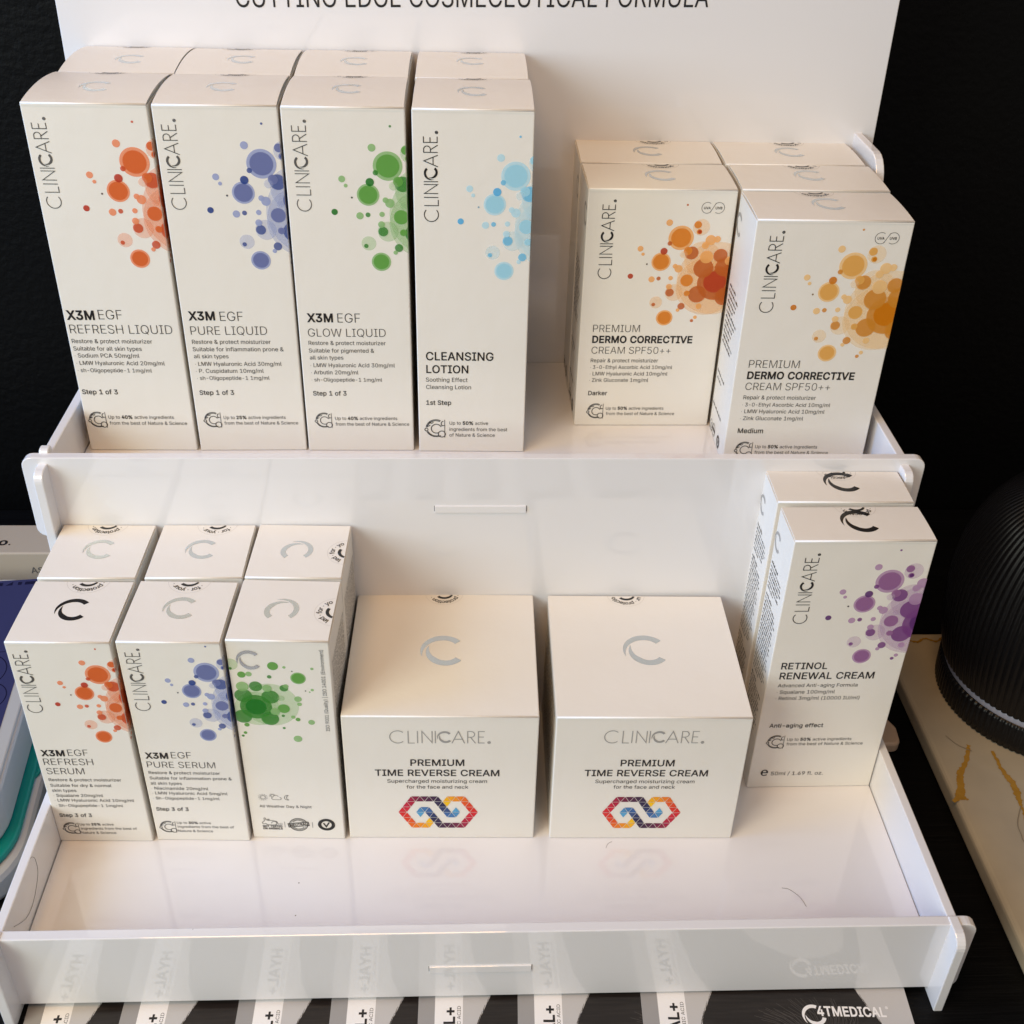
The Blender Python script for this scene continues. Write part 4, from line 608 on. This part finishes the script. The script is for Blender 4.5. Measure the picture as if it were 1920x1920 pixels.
# left side print of the tubes' cartons (ingredient text too small to read)
def side_block(root, pl, d, emb, lines, key, badges=None):
    rng = random.Random('side' + key)
    if emb:
        e = Art(); emblem(e, emb[0], emb[1], emb[2]); e.build('side_emblem', pl, M_pale, root)
    t = Art()
    for (x, y, wd, hg) in lines: micro_text(t, x, y, wd, hg, rng)
    if badges:
        for (x, y, r, k) in badges:
            if k == 0:
                t.arc(x, y, r, 0, 360, .25); t.arc(x, y, r * .8, 0, 360, .15); t.poly([(x - r, y - r * .25), (x + r, y - r * .25), (x + r, y + r * .25), (x - r, y + r * .25)])
            elif k == 1:
                t.arc(x, y, r * .8, 0, 360, r * .42); t.stroke([(x - r * .25, y + r * .3), (x, y - r * .3), (x + r * .3, y + r * .35)], r * .2)
            else:
                t.arc(x, y, r * .6, 20, 300, .25); t.arc(x + r * .4, y - r * .2, r * .4, 0, 360, .25); micro_text(t, x - r, y - r * 1.1, r * 2, r * .4, rng)
    t.build('side_lettering', pl, M_black, root)

G_L = 'tall liquid cartons on the upper shelf'; G_C = 'sun cream cartons on the upper shelf'; G_S = 'serum cartons on the lower shelf'; G_J = 'cube shaped cream cartons on the lower shelf'; G_R = 'retinol cartons on the lower shelf'
# --- tall liquid cartons
for key, palette, logo, label in (
    ('A', 'orange', M_grey, 'tall white carton with orange bubbles, REFRESH LIQUID lettering, at far left'),
    ('B', 'blue', M_grey, 'tall white carton with blue bubbles and PURE LIQUID lettering on upper shelf'),
    ('C', 'green', M_grey, 'tall white carton with green bubbles and GLOW LIQUID lettering on upper shelf'),
    ('D', 'sky', M_black, 'tall white carton with pale sky blue bubbles and CLEANSING LOTION lettering')):
    root, b, kind, dims, pf, pt, pr, pl = carton('liquid_carton', key)
    tag(root, label, 'carton', G_L)
    dress_front(root, b, dims, pf, pr, palette, logo)
    dress_lid(root, b, dims, pt, 6.1, M_foil, f0=.77 + .1 * random.random())
for key, label in (('A2', 'tall white carton hidden behind the orange REFRESH LIQUID carton, against the back panel'), ('B2', 'tall white carton hidden behind the blue PURE LIQUID carton'),
                   ('C2', 'tall white carton hidden behind the green GLOW LIQUID carton'), ('D2', 'tall white carton hidden behind the CLEANSING LOTION carton')):
    root, b, kind, dims, pf, pt, pr, pl = carton('liquid_carton', key)
    tag(root, label, 'carton', G_L)
    dress_lid(root, b, dims, pt, 6.1, M_foil, f0=.7 + .2 * random.random())
# --- sun cream cartons
for key, palette, label in (('E', 'amber', 'white sun cream carton with brown orange bubbles and the word Darker'), ('F', 'yellow', 'white sun cream carton with yellow bubbles and the word Medium, front of three')):
    root, b, kind, dims, pf, pt, pr, pl = carton('sun_cream_carton', key)
    tag(root, label, 'carton', G_C)
    dress_front(root, b, dims, pf, pr, palette, M_black)
    dress_lid(root, b, dims, pt, 6.7, M_foil, f0=.77)
    u = Art(); y0 = 101.2 if key == 'E' else 101.95
    for k, (x, s) in enumerate(((18.35, 'UVA'), (23.1, 'UVB'))):
        u.arc(x, y0, 2.25, *((55, 320) if k == 0 else (235, 500)), .16); write(u, s, 'm', x - 1.35, y0 - .55, 2.7)
    u.stroke([(19.6, y0 - 2.0), (21.8, y0 + 2.0)], .16)
    u.v = [(a, c, .06) for a, c, _ in u.v]; u.build('uv_symbol', pf, M_black, root)
    side_block(root, pl, dims[1], (dims[1] - 27.5 if key == 'F' else 26, 96.5, 4.8), [(3, 70 - i * 2.3, 12 + (i * 7 % 9), 1.2) for i in range(12)] + [(2, 30, 15, 1.2), (3, 27, 9, 1.2), (2, 14, 18, 1.3)], key,
               [(20, 4.2, 2.9, 1), (9.5, 4.2, 2.9, 0), (2.8 + 1, 4.5, 2.9, 2)])
for key, label in (('E2', 'white sun cream carton standing behind the brown orange Darker carton'), ('F2', 'white sun cream carton in the middle of three, directly behind the Medium carton'), ('F3', 'white sun cream carton at the rear right of upper shelf, third behind Medium')):
    root, b, kind, dims, pf, pt, pr, pl = carton('sun_cream_carton', key)
    tag(root, label, 'carton', G_C)
    dress_lid(root, b, dims, pt, 6.7, M_foil, f0=.75)
    if key == 'E2': side_block(root, pl, dims[1], (26, 96.5, 4.8), [], key, [(20, 4.2, 2.9, 1), (9.5, 4.2, 2.9, 0)])
# --- serum cartons
for key, palette, foil, label in (('G', 'orange', M_dfoil, 'short white carton with orange bubbles and REFRESH SERUM lettering, black emblem on lid'), ('H', 'blue', M_foil, 'short white carton with blue bubbles and PURE SERUM lettering')):
    root, b, kind, dims, pf, pt, pr, pl = carton('serum_carton', key)
    tag(root, label, 'carton', G_S)
    dress_front(root, b, dims, pf, pr, palette, M_grey)
    dress_lid(root, b, dims, pt, 6.3, foil, f0=.80 if key == 'G' else .40)
for key, f0, label in (('G2', .77, 'short white carton behind the orange REFRESH SERUM carton, silver emblem on lid'), ('H2', .42, 'short white carton behind the blue PURE SERUM carton')):
    root, b, kind, dims, pf, pt, pr, pl = carton('serum_carton', key)
    tag(root, label, 'carton', G_S)
    dress_lid(root, b, dims, pt, 6.3, M_foil, f0=f0)
for key, label in (('I', 'short white carton turned sideways, green bubbles and All Weather symbols, right end of serum row'), ('I2', 'short white carton turned sideways, behind the green All Weather carton')):
    root, b, kind, dims, pf, pt, pr, pl = carton('serum_carton', key)
    tag(root, label, 'carton', G_S)
    w, d, h = dims
    dress_lid(root, b, dims, pt, 6.3, M_foil, rot=-PI / 2, seal=True, sealxy=(w / 2 + .6, d * .47), f0=.05, sealrot=PI / 2 + .3)
    rng = random.Random('I' + key); t = Art()
    for i in range(15): micro_text(t, -92, 3.5 + i * 2.0, 80 - (i * 5 % 14), 1.0, rng, fn=lambda x, y: (y, -x))
    t.build('side_lettering', pr, M_black, root)
    if key == 'I':
        f = Art(); bubbles(f, None, None, PALS['green'], w, (-10.37, 72.28), 1.0); f.build('bubble_print', pf, M_ink, root)
        e = Art(); emblem(e, -10.8, 95.1, 4.5); e.build('front_emblem', pf, M_foil, root)
        t = Art(); write(t, *b['text'][0], .06) if False else None
        s, wt, x, y, wd = b['text'][0]; write(t, s, wt, x, y, wd)
        write(t, 'ISO 9001 (Quality) | ISO 14001 (Environment)', 'r', 0, 0, 40.0, fn=lambda x, y: (16.1 - y, 60.5 + x), height=1.4)
        t.v = [(a, c, .06) for a, c, _ in t.v]; t.build('printed_lettering', pf, M_black, root); t = Art()
        # sun, cloud, moon
        t.arc(-12.48, 23.8, .95, 0, 360, .16)
        for k in range(12): a = R(30 * k + 6); t.stroke([(-12.48 + 1.25 * math.cos(a), 23.8 + 1.25 * math.sin(a)), (-12.48 + 1.95 * math.cos(a), 23.8 + 1.95 * math.sin(a))], .15)
        t.arc(-8.7, 24.75, .65, 20, 250, .14)
        for k in range(7): a = R(35 + 27 * k); t.stroke([(-8.7 + .85 * math.cos(a), 24.75 + .85 * math.sin(a)), (-8.7 + 1.3 * math.cos(a), 24.75 + 1.3 * math.sin(a))], .13)
        t.arc(-8.25, 23.4, .85, 90, 270, .16); t.arc(-7.4, 24.0, 1.05, 20, 150, .16); t.arc(-6.1, 23.25, .72, -90, 80, .16); t.stroke([(-8.25, 22.55), (-6.1, 22.55)], .16)
        t.arc(-2.75, 23.8, 1.35, 75, 285, .17); t.arc(-1.9, 23.8, 1.35, 115, 245, .17)
        t.v = [(a, c, .06) for a, c, _ in t.v]; t.build('weather_symbols', pf, M_black, root); t = Art()
        # rabbit, stamp, leaf badge
        t.stroke([(p.x, p.y) for p in smooth_path([(-12.6, 8.6, 0), (-13.7, 8.4, 0), (-14.1, 9.2, 0), (-13.2, 10.3, 0), (-13.3, 11.6, 0), (-12.8, 11.9, 0), (-12.4, 10.6, 0), (-11.7, 11.2, 0), (-11.1, 11.1, 0), (-11.9, 10.4, 0), (-10.2, 10.4, 0), (-8.4, 9.9, 0), (-7.9, 8.6, 0), (-7.6, 8.1, 0)], 4)], .2)
        t.arc(-9.4, 8.9, 1.0, -60, 190, .2); t.stroke([(-12.6, 8.6), (-12.3, 7.9), (-8.2, 7.9)], .18); t.arc(-6.7, 8.5, .5, 0, 360, .12)
        write(t, 'NOT TESTED', 'b', -14.1, 6.55, 7.8, height=1.05); write(t, 'ON ANIMALS', 'b', -14.1, 5.2, 7.8, height=1.05)
        t.v = [(a, c, .06) for a, c, _ in t.v]; t.build('rabbit_badge', pf, M_black, root); t = Art()
        for x in (-5.2, 5.85): t.stroke([(x, 6.6), (x, 9.9)], .14)
        t.v = [(a, c, .06) for a, c, _ in t.v]; t.build('divider_bars', pf, M_black, root); t = Art()
        cx, cyy = .3, 8.3
        t.arc(cx, cyy, 3.6, 0, 360, .28); t.arc(cx, cyy, 3.15, 20, 160, .14); t.arc(cx, cyy, 3.15, 200, 340, .14)
        rot = lambda x, y: (cx + x * math.cos(.14) - y * math.sin(.14), cyy + x * math.sin(.14) + y * math.cos(.14))
        t.stroke([rot(-4.1, -1.05), rot(4.1, -1.05), rot(4.1, 1.05), rot(-4.1, 1.05)], .34, closed=True)
        write(t, 'NEUTRAL', 'b', -3.5, -.62, 7.0, fn=rot, height=1.3)
        for k in range(9):
            for s_ in (1, -1): a = R(90 - s_ * 0 + (k - 4) * 12) * s_; t.stroke([(cx + 2.3 * math.cos(a), cyy + 2.3 * math.sin(a)), (cx + 2.95 * math.cos(a), cyy + 2.95 * math.sin(a))], .26)
        t.v = [(a, c, .06) for a, c, _ in t.v]; t.build('neutral_stamp', pf, M_black, root); t = Art()
        t.arc(11.45, 8.55, 2.75, 0, 360, 1.35); t.stroke([(10.3, 9.5), (11.3, 7.4), (12.6, 9.9)], .6)
        t.v = [(a, c, .06) for a, c, _ in t.v]; t.build('leaf_badge', pf, M_black, root)
# --- cube cream cartons
def ribbon(art_by_col, cx, cy, s):
    H = .8660254
    P = lambda i, j: (i, j * H)
    def tri(j, x, up): return [(x, j), (x + 1, j), (x + .5, j + 1)] if up else [(x, j + 1), (x + 1, j + 1), (x + .5, j)]
    seq = []
    # from the blue tip along the ribbon to the yellow end
    seq += [tri(3, 6, True), tri(2, 6, False), tri(2, 5.5, True), tri(2, 5.0, False)]
    for j, x in ((3, 5.0), (4, 4.5)): seq += [tri(j, x, True), tri(j, x - .5, False)]
    seq += [tri(5, 4.0, True), tri(5, 3.5, False), tri(5, 3.0, True), tri(5, 2.5, False), tri(5, 2.0, True), tri(5, 1.5, False), tri(5, 1.0, True)]
    seq += [tri(4, 1.0, False), tri(4, .5, True), tri(3, .5, False), tri(3, 0, True), tri(2, 0, False), tri(2, .5, True), tri(1, .5, False), tri(1, 1.0, True), tri(0, 1.0, False), tri(0, 1.5, True), tri(0, 2.0, False), tri(0, 2.5, True), tri(0, 3.0, False), tri(1, 3.0, True)]
    stops = [(86, 160, 205), (62, 105, 165), (42, 44, 84), (58, 36, 68), (92, 30, 66), (160, 26, 66), (204, 28, 58), (216, 40, 30), (226, 92, 24), (234, 146, 24), (242, 190, 8)]
    for flip in (False, True):
        for k, T in enumerate(seq):
            f = k / (len(seq) - 1) * (len(stops) - 1); i = min(int(f), len(stops) - 2); t = f - i
            c = [stops[i][q] * (1 - t) + stops[i + 1][q] * t for q in range(3)]
            pts = [(x - 4.5, (y - 3) * H) for x, y in T]
            if flip: pts = [(-x, -y) for x, y in pts]
            g = (sum(p[0] for p in pts) / 3, sum(p[1] for p in pts) / 3)
            pts = [(cx + s * (g[0] + (p[0] - g[0]) * .89), cy + s * (g[1] + (p[1] - g[1]) * .89)) for p in pts]
            art_by_col.poly(pts, .05, srgb(*c))
for key, label in (('J', 'cube shaped white cream carton with coloured ribbon emblem, the left one beside the green carton'), ('K', 'cube shaped white cream carton with coloured ribbon emblem, the right one beside the retinol carton')):
    root, b, kind, dims, pf, pt, pr, pl = carton('cream_carton', key)
    tag(root, label, 'carton', G_J)
    dress_front(root, b, dims, pf, pr, None, None)
    l = Art(); x0 = -19.25 if key == 'J' else -18.5; wordmark(l, lambda x, y: (x0 + x * 6.0, (53.75 if key == 'J' else 54.35) + y * 6.4), 6)
    l.v = [(a, c, .06) for a, c, _ in l.v]; l.build('brand_lettering', pf, M_pale, root)
    e = Art(); ribbon(e, -1.35 if key == 'J' else -.85, 15.35 if key == 'J' else 15.45, 3.54); e.build('ribbon_emblem', pf, M_ink, root)
    dress_lid(root, b, dims, pt, 9.0, M_foil, f0=.80 if key == 'J' else .70)
    rng = random.Random('jar' + key); t = Art()
    for i in range(18): micro_text(t, 8, 60 - i * 2.6, 58 - (i * 7 % 16), 1.2, rng)
    t.build('side_lettering', pl, M_black, root)
# --- retinol cartons
for key, label in (('L', 'white carton with purple bubbles and RETINOL RENEWAL CREAM lettering, front one of the pair'), ('L2', 'white carton with black lid emblem standing behind the purple RETINOL carton')):
    root, b, kind, dims, pf, pt, pr, pl = carton('retinol_carton', key)
    tag(root, label, 'carton', G_R)
    if key == 'L': dress_front(root, b, dims, pf, pr, 'purple', M_black)
    dress_lid(root, b, dims, pt, 7.2, M_dfoil, f0=.78)
    lines = []
    y = 105.3; i = 0
    for blk, n in enumerate((7, 20, 12)):
        for q in range(n):
            wd = (17.5 - (i * 5 % 7) * .45) if not (q == 0 or q == n - 1) else 9.5
            lines.append((1.8, y, wd, 1.25 if q == 0 else 1.0)); y -= 1.95; i += 1
        y -= 1.9
    side_block(root, pl, dims[1], (4.0, 116.3, 4.2), lines, key)

# ------------------------------------------------------------------ the acrylic display stand
ZT = -.0191
stand = empty('display_stand', (0, 0, ZT))
tag(stand, 'white acrylic two tier display stand holding all the cartons, black heading on its back panel', 'display stand')
OZ = -ZT
XL, XR, TH = -.1612, .1750, .0036
EARL, EARR = -.1713, .1853
FU = .1137
fy = lambda y0: (lambda a, c, t: (a, y0 + t, c + OZ))
def stand_part(name, bm):
    return bm_obj(name, bm, M_acr, stand)
ZB = ZT + .0001
def side_outline(knob):
    o = [(-.190, ZB), (-.190, .0220), (-.1790, .0220), (-.1780, .0210), (-.0565, .0210), (-.0565, .1330), (-.0475, .1330)]
    rd = [0, .006, 0, 0, .002, .006, 0]
    if knob: o += [(-.0455, .1330), (-.0455, .1372), (-.0405, .1372), (-.0405, .1342)]; rd += [0, .0024, .0024, 0]
    else: o += [(-.0455, .1342)]; rd += [0]
    o += [(.0425, .1342), (.0425, .2271), (.089, .2271), (.089, ZB)]; rd += [.002, .012, .003, 0]
    return rounded(o, rd, 6)
stand_part('side_panel', bm_prism(side_outline(True), lambda a, c, t: (XL - TH + t * TH, a, c + OZ), 0, 1))
stand_part('side_panel', bm_prism(side_outline(False), lambda a, c, t: (XR + t * TH, a, c + OZ), 0, 1))
stand_part('front_lip', bm_prism(rounded([(EARL, -.0160), (EARL, .0214), (EARR, .0214), (EARR, -.0160)], .0042), fy(-.1821), 0, .0040))
stand_part('riser_panel', bm_prism(rounded([(XL + .0002, -.0175), (XL + .0002, .0985), (EARL, .0985), (EARL, .1357), (EARR, .1357), (EARR, .0985), (XR - .0002, .0985), (XR - .0002, -.0175)], [0, 0, .0042, .0042, .0042, .0042, 0, 0]), fy(-.0485), 0, .0040))
stand_part('shelf', bm_box(XL + .0003, XR - .0003, -.1779, -.0447, -.0040 + OZ, 0 + OZ, .0003))
stand_part('shelf', bm_box(XL + .0003, XR - .0003, -.0443, .0782, FU - .0040 + OZ, FU + OZ, .0003))
for (x0, x1, y, z0, z1) in ((-.0124, .0246, -.1821, -.0010, .0026), (-.0114, .0255, -.0485, .1101, .1134)):
    stand_part('shelf_tab', bm_box(x0, x1, y - .0006, y + .002, z0 + OZ, z1 + OZ, .0002))
    for xa, xb in ((x0 - .00028, x0), (x1, x1 + .00028)):
        s_ = Art(); s_.poly([(q / MM, (zz + OZ) / MM) for q, zz in ((xa, z0 + .0006), (xb, z0 + .0006), (xb, z1), (xa, z1))], .06)
        s_.build('slot_gap', lambda u, v, e, y=y: (u, y - e, v), M_grey, stand)
yb = lambda z: .0784 + (z - FU) * .0193
bp = stand_part('back_panel', bm_prism(rounded([(-.1680, .0950), (-.1672, .340), (.1842, .340), (.1842, .0950)], .004), lambda a, c, t: (a, yb(c) + t, c + OZ), 0, .0040))
hd = Art(); write(hd, 'CUTTING EDGE COSMECEUTICAL FORMULA', 'r', -94.2, 274.2, 196.6, .15, height=8.4)
hd.build('heading_lettering', lambda u, v, e: (u + .0006, yb(v + u * .0169 + .0023) - e, v + u * .0169 + OZ + .0023), M_black, bp)
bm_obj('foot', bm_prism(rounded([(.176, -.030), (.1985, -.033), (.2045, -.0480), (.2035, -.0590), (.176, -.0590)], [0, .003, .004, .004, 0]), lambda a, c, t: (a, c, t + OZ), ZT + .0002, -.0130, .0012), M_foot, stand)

# ------------------------------------------------------------------ surroundings
wall = bm_obj('wall', bm_box(-1.6, 1.6, .150, .17, -.4, 1.6), M_wall); wall['kind'] = 'structure'
tb = bm_obj('table', bm_box(-.9, .9, -.75, .145, -.0491, -.0191, .001), M_wood); tag(tb, 'black ash wood grain table top under the display stand', 'table')

# marble slab with gold veins
slab = empty('marble_slab', (.3982, -.2045, -.0190)); tag(slab, 'cream marble slab with gold veins on the black table, right of the stand', 'slab')
sl = bm_box(-.1835, .2, -.2, .2205, 0, .0099)
bmesh.ops.bevel(sl, geom=list(sl.edges), offset=.0022, segments=3, profile=.5, affect='EDGES')
bm_obj('stone', sl, M_slab, slab)
def vein(name, pts, ws, m, jitter=.0004, seed=1):
    rng = random.Random(seed); pts = smooth_path([(p[0], p[1], 0) for p in pts], 10); n = len(pts)
    L = []; Q = []
    for i, p in enumerate(pts):
        f = i / (n - 1) * (len(ws) - 1); k = min(int(f), len(ws) - 2); w = (ws[k] * (1 - f + k) + ws[k + 1] * (f - k)) / 2
        d = (pts[min(i + 1, n - 1)] - pts[max(i - 1, 0)]).normalized(); nn = Vector((-d.y, d.x, 0))
        L.append(p + nn * (w + rng.uniform(-1, 1) * jitter * min(1, w / .0007))); Q.append(p - nn * (w + rng.uniform(-1, 1) * jitter * min(1, w / .0007)))
    me = bpy.data.meshes.new(name); V = [(q.x - .40, q.y + .2005, .00995 + .00004 * seed) for q in L + Q]
    me.from_pydata(V, [], [(i, i + 1, n + i + 1, n + i) for i in range(n - 1)])
    return link(name, me, slab, [m])
vein('gold_vein', [(.2342, -.0600), (.229, -.0705), (.224, -.0773), (.2216, -.0846), (.2190, -.0905), (.2168, -.0925)], [.0015, .0022, .0026, .0030, .0042, .0014], M_gold, seed=2)
vein('gold_vein', [(.2190, -.0905), (.2150, -.0938)], [.0030, .0012], M_gold, seed=3)
vein('gold_vein', [(.2200, -.0915), (.2222, -.0928)], [.0030, .0004], M_gold, seed=4)
vein('gold_vein', [(.2437, -.0640), (.2437, -.0755), (.2453, -.0829), (.245, -.0895), (.2441, -.096), (.2428, -.1035), (.236, -.125)], [.001, .0020, .0030, .0032, .0012, .0010, .0008], M_gold, seed=5)
vein('grey_vein', [(.2438, -.0966), (.2386, -.1059), (.2376, -.1121), (.2378, -.1180), (.245, -.135)], [.0004, .0004, .0003, .0004, .0003], M_vein, .0001, seed=6)
vein('grey_vein', [(.2254, -.0541), (.2290, -.0600), (.2342, -.0640)], [.0003, .0003, .0004], M_vein, .0001, seed=7)
vein('gold_vein', [(.226, .0170), (.233, .0125), (.239, .0150), (.2440, .0128), (.2500, .0172)], [.0012, .0016, .0008, .0014, .001], M_gold, seed=8)

# ribbed black pot
pot = empty('ribbed_pot', (.2802, -.0295, -.0091)); pot.scale = (.98, .98, .98); tag(pot, 'black ribbed domed pot with a pale ring, standing on the marble slab', 'pot')
def lathe(prof, ribs, amp, nper, m, name):
    bm = bmesh.new(); n = ribs * nper; rings = []
    for r, z in prof:
        ring = []
        for k in range(n):
            ph = 2 * PI * k / n; a = amp * min(1, r / .03) * abs(math.cos(ribs * ph / 2)) if ribs > 1 else 0
            rr = r - amp + a; ring.append(bm.verts.new((rr * math.cos(ph), rr * math.sin(ph), z + .0085)))
        rings.append(ring)
    for i in range(len(rings) - 1):
        for k in range(n): bm.faces.new((rings[i][k], rings[i][(k + 1) % n], rings[i + 1][(k + 1) % n], rings[i + 1][k]))
    bm.faces.new(rings[0][::-1]); bm.faces.new(rings[-1])
    return bm_obj(name, bm, m, pot, True)
lathe([(.0490, -.0084), (.0502, -.0078), (.0505, -.004), (.0508, .0055), (.0500, .0072)], 110, .0007, 6, M_vase, 'base')
lathe([(.0490, .0070), (.0492, .0074), (.0493, .0112), (.0480, .0116)], 1, 0, 160, M_ring, 'ring')
def catm(P, k=6): return [(p.x, p.y) for p in smooth_path([(a, c, 0) for a, c in P], k)]
lathe(catm([(.0500, .0114), (.0512, .0120), (.0535, .022), (.0555, .035), (.0565, .051), (.0557, .067), (.0530, .079), (.0485, .090), (.0420, .099), (.0310, .107), (.0170, .112), (.002, .114)]), 110, .0009, 6, M_vase, 'dome')

# postcards fanned on the table under the front lip
def make_card(first=True):
    root = empty('postcard', (0, 0, 0))
    bm_obj('paper', bm_box(0, .1000, -.125, .022, 0, .00022), M_clight, root)
    pc = lambda u, v, e: (u, v, .00022 + e)
    a = Art(); a.poly([(.05, -125), (6.1, -125), (6.1, 21.9), (.05, 21.9)], .02); a.build('grey_band', pc, M_cgrey, root)
    a = Art(); a.poly([(6.1, -125), (16.4, -125), (16.4, 21.9), (6.1, 21.9)], .02); a.build('white_strip', pc, M_cwhite, root)
    a = Art(); rng = random.Random(4)
    L = smooth_path([(34, 21, 0), (27.6, 0, 0), (24.2, -8, 0), (21.6, -16, 0), (19, -40, 0), (22, -80, 0)], 8); Rt = smooth_path([(72, 21, 0), (81.2, 0, 0), (84.5, -8, 0), (88.2, -16, 0), (91.5, -40, 0), (90, -80, 0)], 8)
    mid = [((l.x + r.x) / 2, l.y) for l, r in zip(L, Rt)]
    a.strip([(p.x + rng.uniform(-.06, .06), p.y) for p in L], [(p.x + rng.uniform(-.06, .06), p.y) for p in Rt], .03)
    for k in range(60):
        i = rng.randrange(3, 34); p = L[i] if k < 34 else Rt[i]; sg = -1 if k < 34 else 1
        a.stroke([(p.x, p.y + 1), (p.x + sg * rng.uniform(.2, .7), p.y - 1), (p.x + sg * rng.uniform(.1, .5) - sg * .3, p.y - rng.uniform(3, 5))], .12, .03)
    a.build('hair_print', pc, M_chair, root)
    a = Art(); P = smooth_path([(58, -17.5, 0), (63, -15.3, 0), (70, -14.6, 0), (77, -16.0, 0), (83, -20, 0), (86, -40, 0), (80, -75, 0), (60, -80, 0), (42, -70, 0), (40, -40, 0), (48, -24, 0)], 6); a.poly([(p.x, p.y) for p in P], .05); a.build('face_print', pc, M_cskin, root)
    a = Art()
    for k in range(46):
        t = k / 45; x0 = 53 + 24 * t; y0 = -16.5 + 2.2 * math.sin(PI * t); rr = rng.uniform(5, 12)
        ang = R(150 - 95 * t + rng.uniform(-8, 8)); a.stroke([(x0, y0), (x0 + rr * .5 * math.cos(ang), y0 + rr * .5 * math.sin(ang)), (x0 + rr * math.cos(ang) - 2, y0 + rr * math.sin(ang) - .6)], .11, .055)
    a.build('strand_print', pc, M_chair2, root)
    a = Art()
    up = lambda xb: (lambda x, y: (xb - y, -26.5 + x))
    write(a, 'HYAL+', 'b', 0, 0, 19.5, fn=up(13.4), height=3.9); write(a, 'HYALURONIC ACID', 'r', 0, 0, 20.0, fn=up(15.6), height=1.25)
    a.v = [(x, y, .06) for x, y, _ in a.v]; a.build('strip_lettering', pc, M_black, root)
    a = Art(); write(a, '4TMEDICAL', 'b', 64.9, -11.0, 25.6, height=3.7); write(a, '®', 'm', 90.7, -8.2, 1.1)
    emblem(a, 63.4, -10.9, 4.3, R(25)); a.v = [(x, y, .07) for x, y, _ in a.v]; a.build('company_lettering', pc, M_cwhite, root)
    return root
def copy_tree(o, parent=None):
    c = o.copy(); COL.objects.link(c); c.parent = parent
    for ch in [q for q in bpy.data.objects if q.parent == o]: copy_tree(ch, c)
    return c
proto = make_card()
card_at = [(-.1597, -.1785, 2.6), (-.1249, -.1785, 0.0), (-.0829, -.1785, .0), (-.0488, -.1785, -.3), (-.0166, -.1785, -.6), (.0202, -.1785, -1.8), (.0662, -.1785, -2.4)]
names7 = ['leftmost of the fanned row', 'second from left in the fanned row', 'third from left in the fanned row', 'fourth, middle of the fanned row', 'fifth from left, under the lip tab', 'sixth, beneath the fully visible one', None]
cards = [proto] + [copy_tree(proto) for _ in range(6)]
for i, (c, (x, y, a)) in enumerate(zip(cards, card_at)):
    c.location = (x, y, -.0190 + .00030 * i); c.rotation_euler = (0, 0, R(a))
    tag(c, 'grey postcard with hair photo and white strip, ' + names7[i] if names7[i] else 'grey postcard on top of the fanned row, its white company lettering fully visible', 'postcard', 'postcards fanned under the front lip')

# tablet device in its dock, left of the stand
dev = empty('tablet_device', (-.1842, -.1140, -.0191), R(5.8)); tag(dev, 'tablet with dark blue screen in a white and teal dock, left of the stand', 'device')
def slabpart(name, x1, y0, y1, z0, z1, rad, m, bev, parent=None, x0=-.16):
    return bm_obj(name, bm_prism(rounded([(x0, y0), (x1, y0), (x1, y1), (x0, y1)], rad, 10), lambda a, c, t: (a, c, t), z0, z1, bev), m, parent or dev)
slabpart('dock_shell', .0066, -.033, .150, .0002, .0135, .034, M_white, .003)
slabpart('teal_tray', .0040, -.028, .149, .0132, .0165, .032, M_teal, .0012)
slabpart('teal_step', .0054, .030, .149, .0132, .0150, .006, M_teal, .0008)
case = slabpart('casing', .0000, -.022, .146, .0162, .0375, .030, M_casing, .002)
slabpart('bezel', -.0012, -.018, .144, .0372, .0386, .026, M_white, .0006, case)
scr = slabpart('screen', -.0068, -.010, .1425, .0384, .0388, .002, M_screen, .0001)
a = Art()
for (cx, cyy, r) in ((-24, 75, 12), (-18, 58, 9.5), (-27, 38, 9)): a.arc(cx, cyy, r, 0, 360, .45)
a.stroke([(-90, 88), (-13, 88)], .3)
for (x0, w0) in ((-29.5, 2.6), (-25.5, 3.2), (-19.8, 1.8), (-16.5, 6.5)): a.poly([(x0, 138.2), (x0 + w0, 138.2), (x0 + w0, 140.6 if x0 != -25.5 else 140.9), (x0 + (0 if x0 != -25.5 else 2.6), 140.6)], .1)
a.build('screen_symbols', lambda u, v, e: (u, v, .0388 + e), M_icon, scr)
bx = empty('cream_box', (-.2638, .054, -.0190), 0); tag(bx, 'cream box with dark lettering lying behind the blue screen tablet', 'box')
bm_obj('carton', bm_box(-.09, .085, -.0125, .0125, 0, .0435, .0008), M_cream, bx)
a = Art(); write(a, 'io', 'b', 26.5, -5.6, 6.6, height=5.2); a.disc(34.4, -5.2, .5); a.build('top_lettering', lambda u, v, e: (u, v, .0435 + e), M_black, bx)
a = Art(); write(a, 'AS', 'm', 45.2, 31.0, 6.4, height=3.6); a.build('front_lettering', lambda u, v, e: (u, -.0125 - e, v), M_grey, bx)

# stray hairs
h = tube_mesh('hair', smooth_path([(-.1611, -.1464, .0211), (-.1611, -.1445, .0195), (-.1611, -.1432, .0160), (-.1611, -.1448, .0097), (-.1611, -.1533, .0051), (-.1611, -.1616, .0062), (-.1611, -.1708, .0136)]), .00006, M_hair); tag(h, 'long thin hair clinging to the left wall of the lower tray', 'hair')
h = tube_mesh('hair', smooth_path([(.1246, -.1485, .0001), (.1274, -.1493, .0001), (.1307, -.1531, .0001), (.1321, -.1573, .0001)]), .00006, M_hair); tag(h, 'short curved hair lying on the empty right part of the lower tray', 'hair')
h = tube_mesh('hair', smooth_path([(.0603, -.1246, .0001), (.0586, -.1256, .0001), (.0575, -.1278, .0001)]), .00005, M_hair); tag(h, 'tiny hair on the tray floor in front of the right cube carton', 'hair')
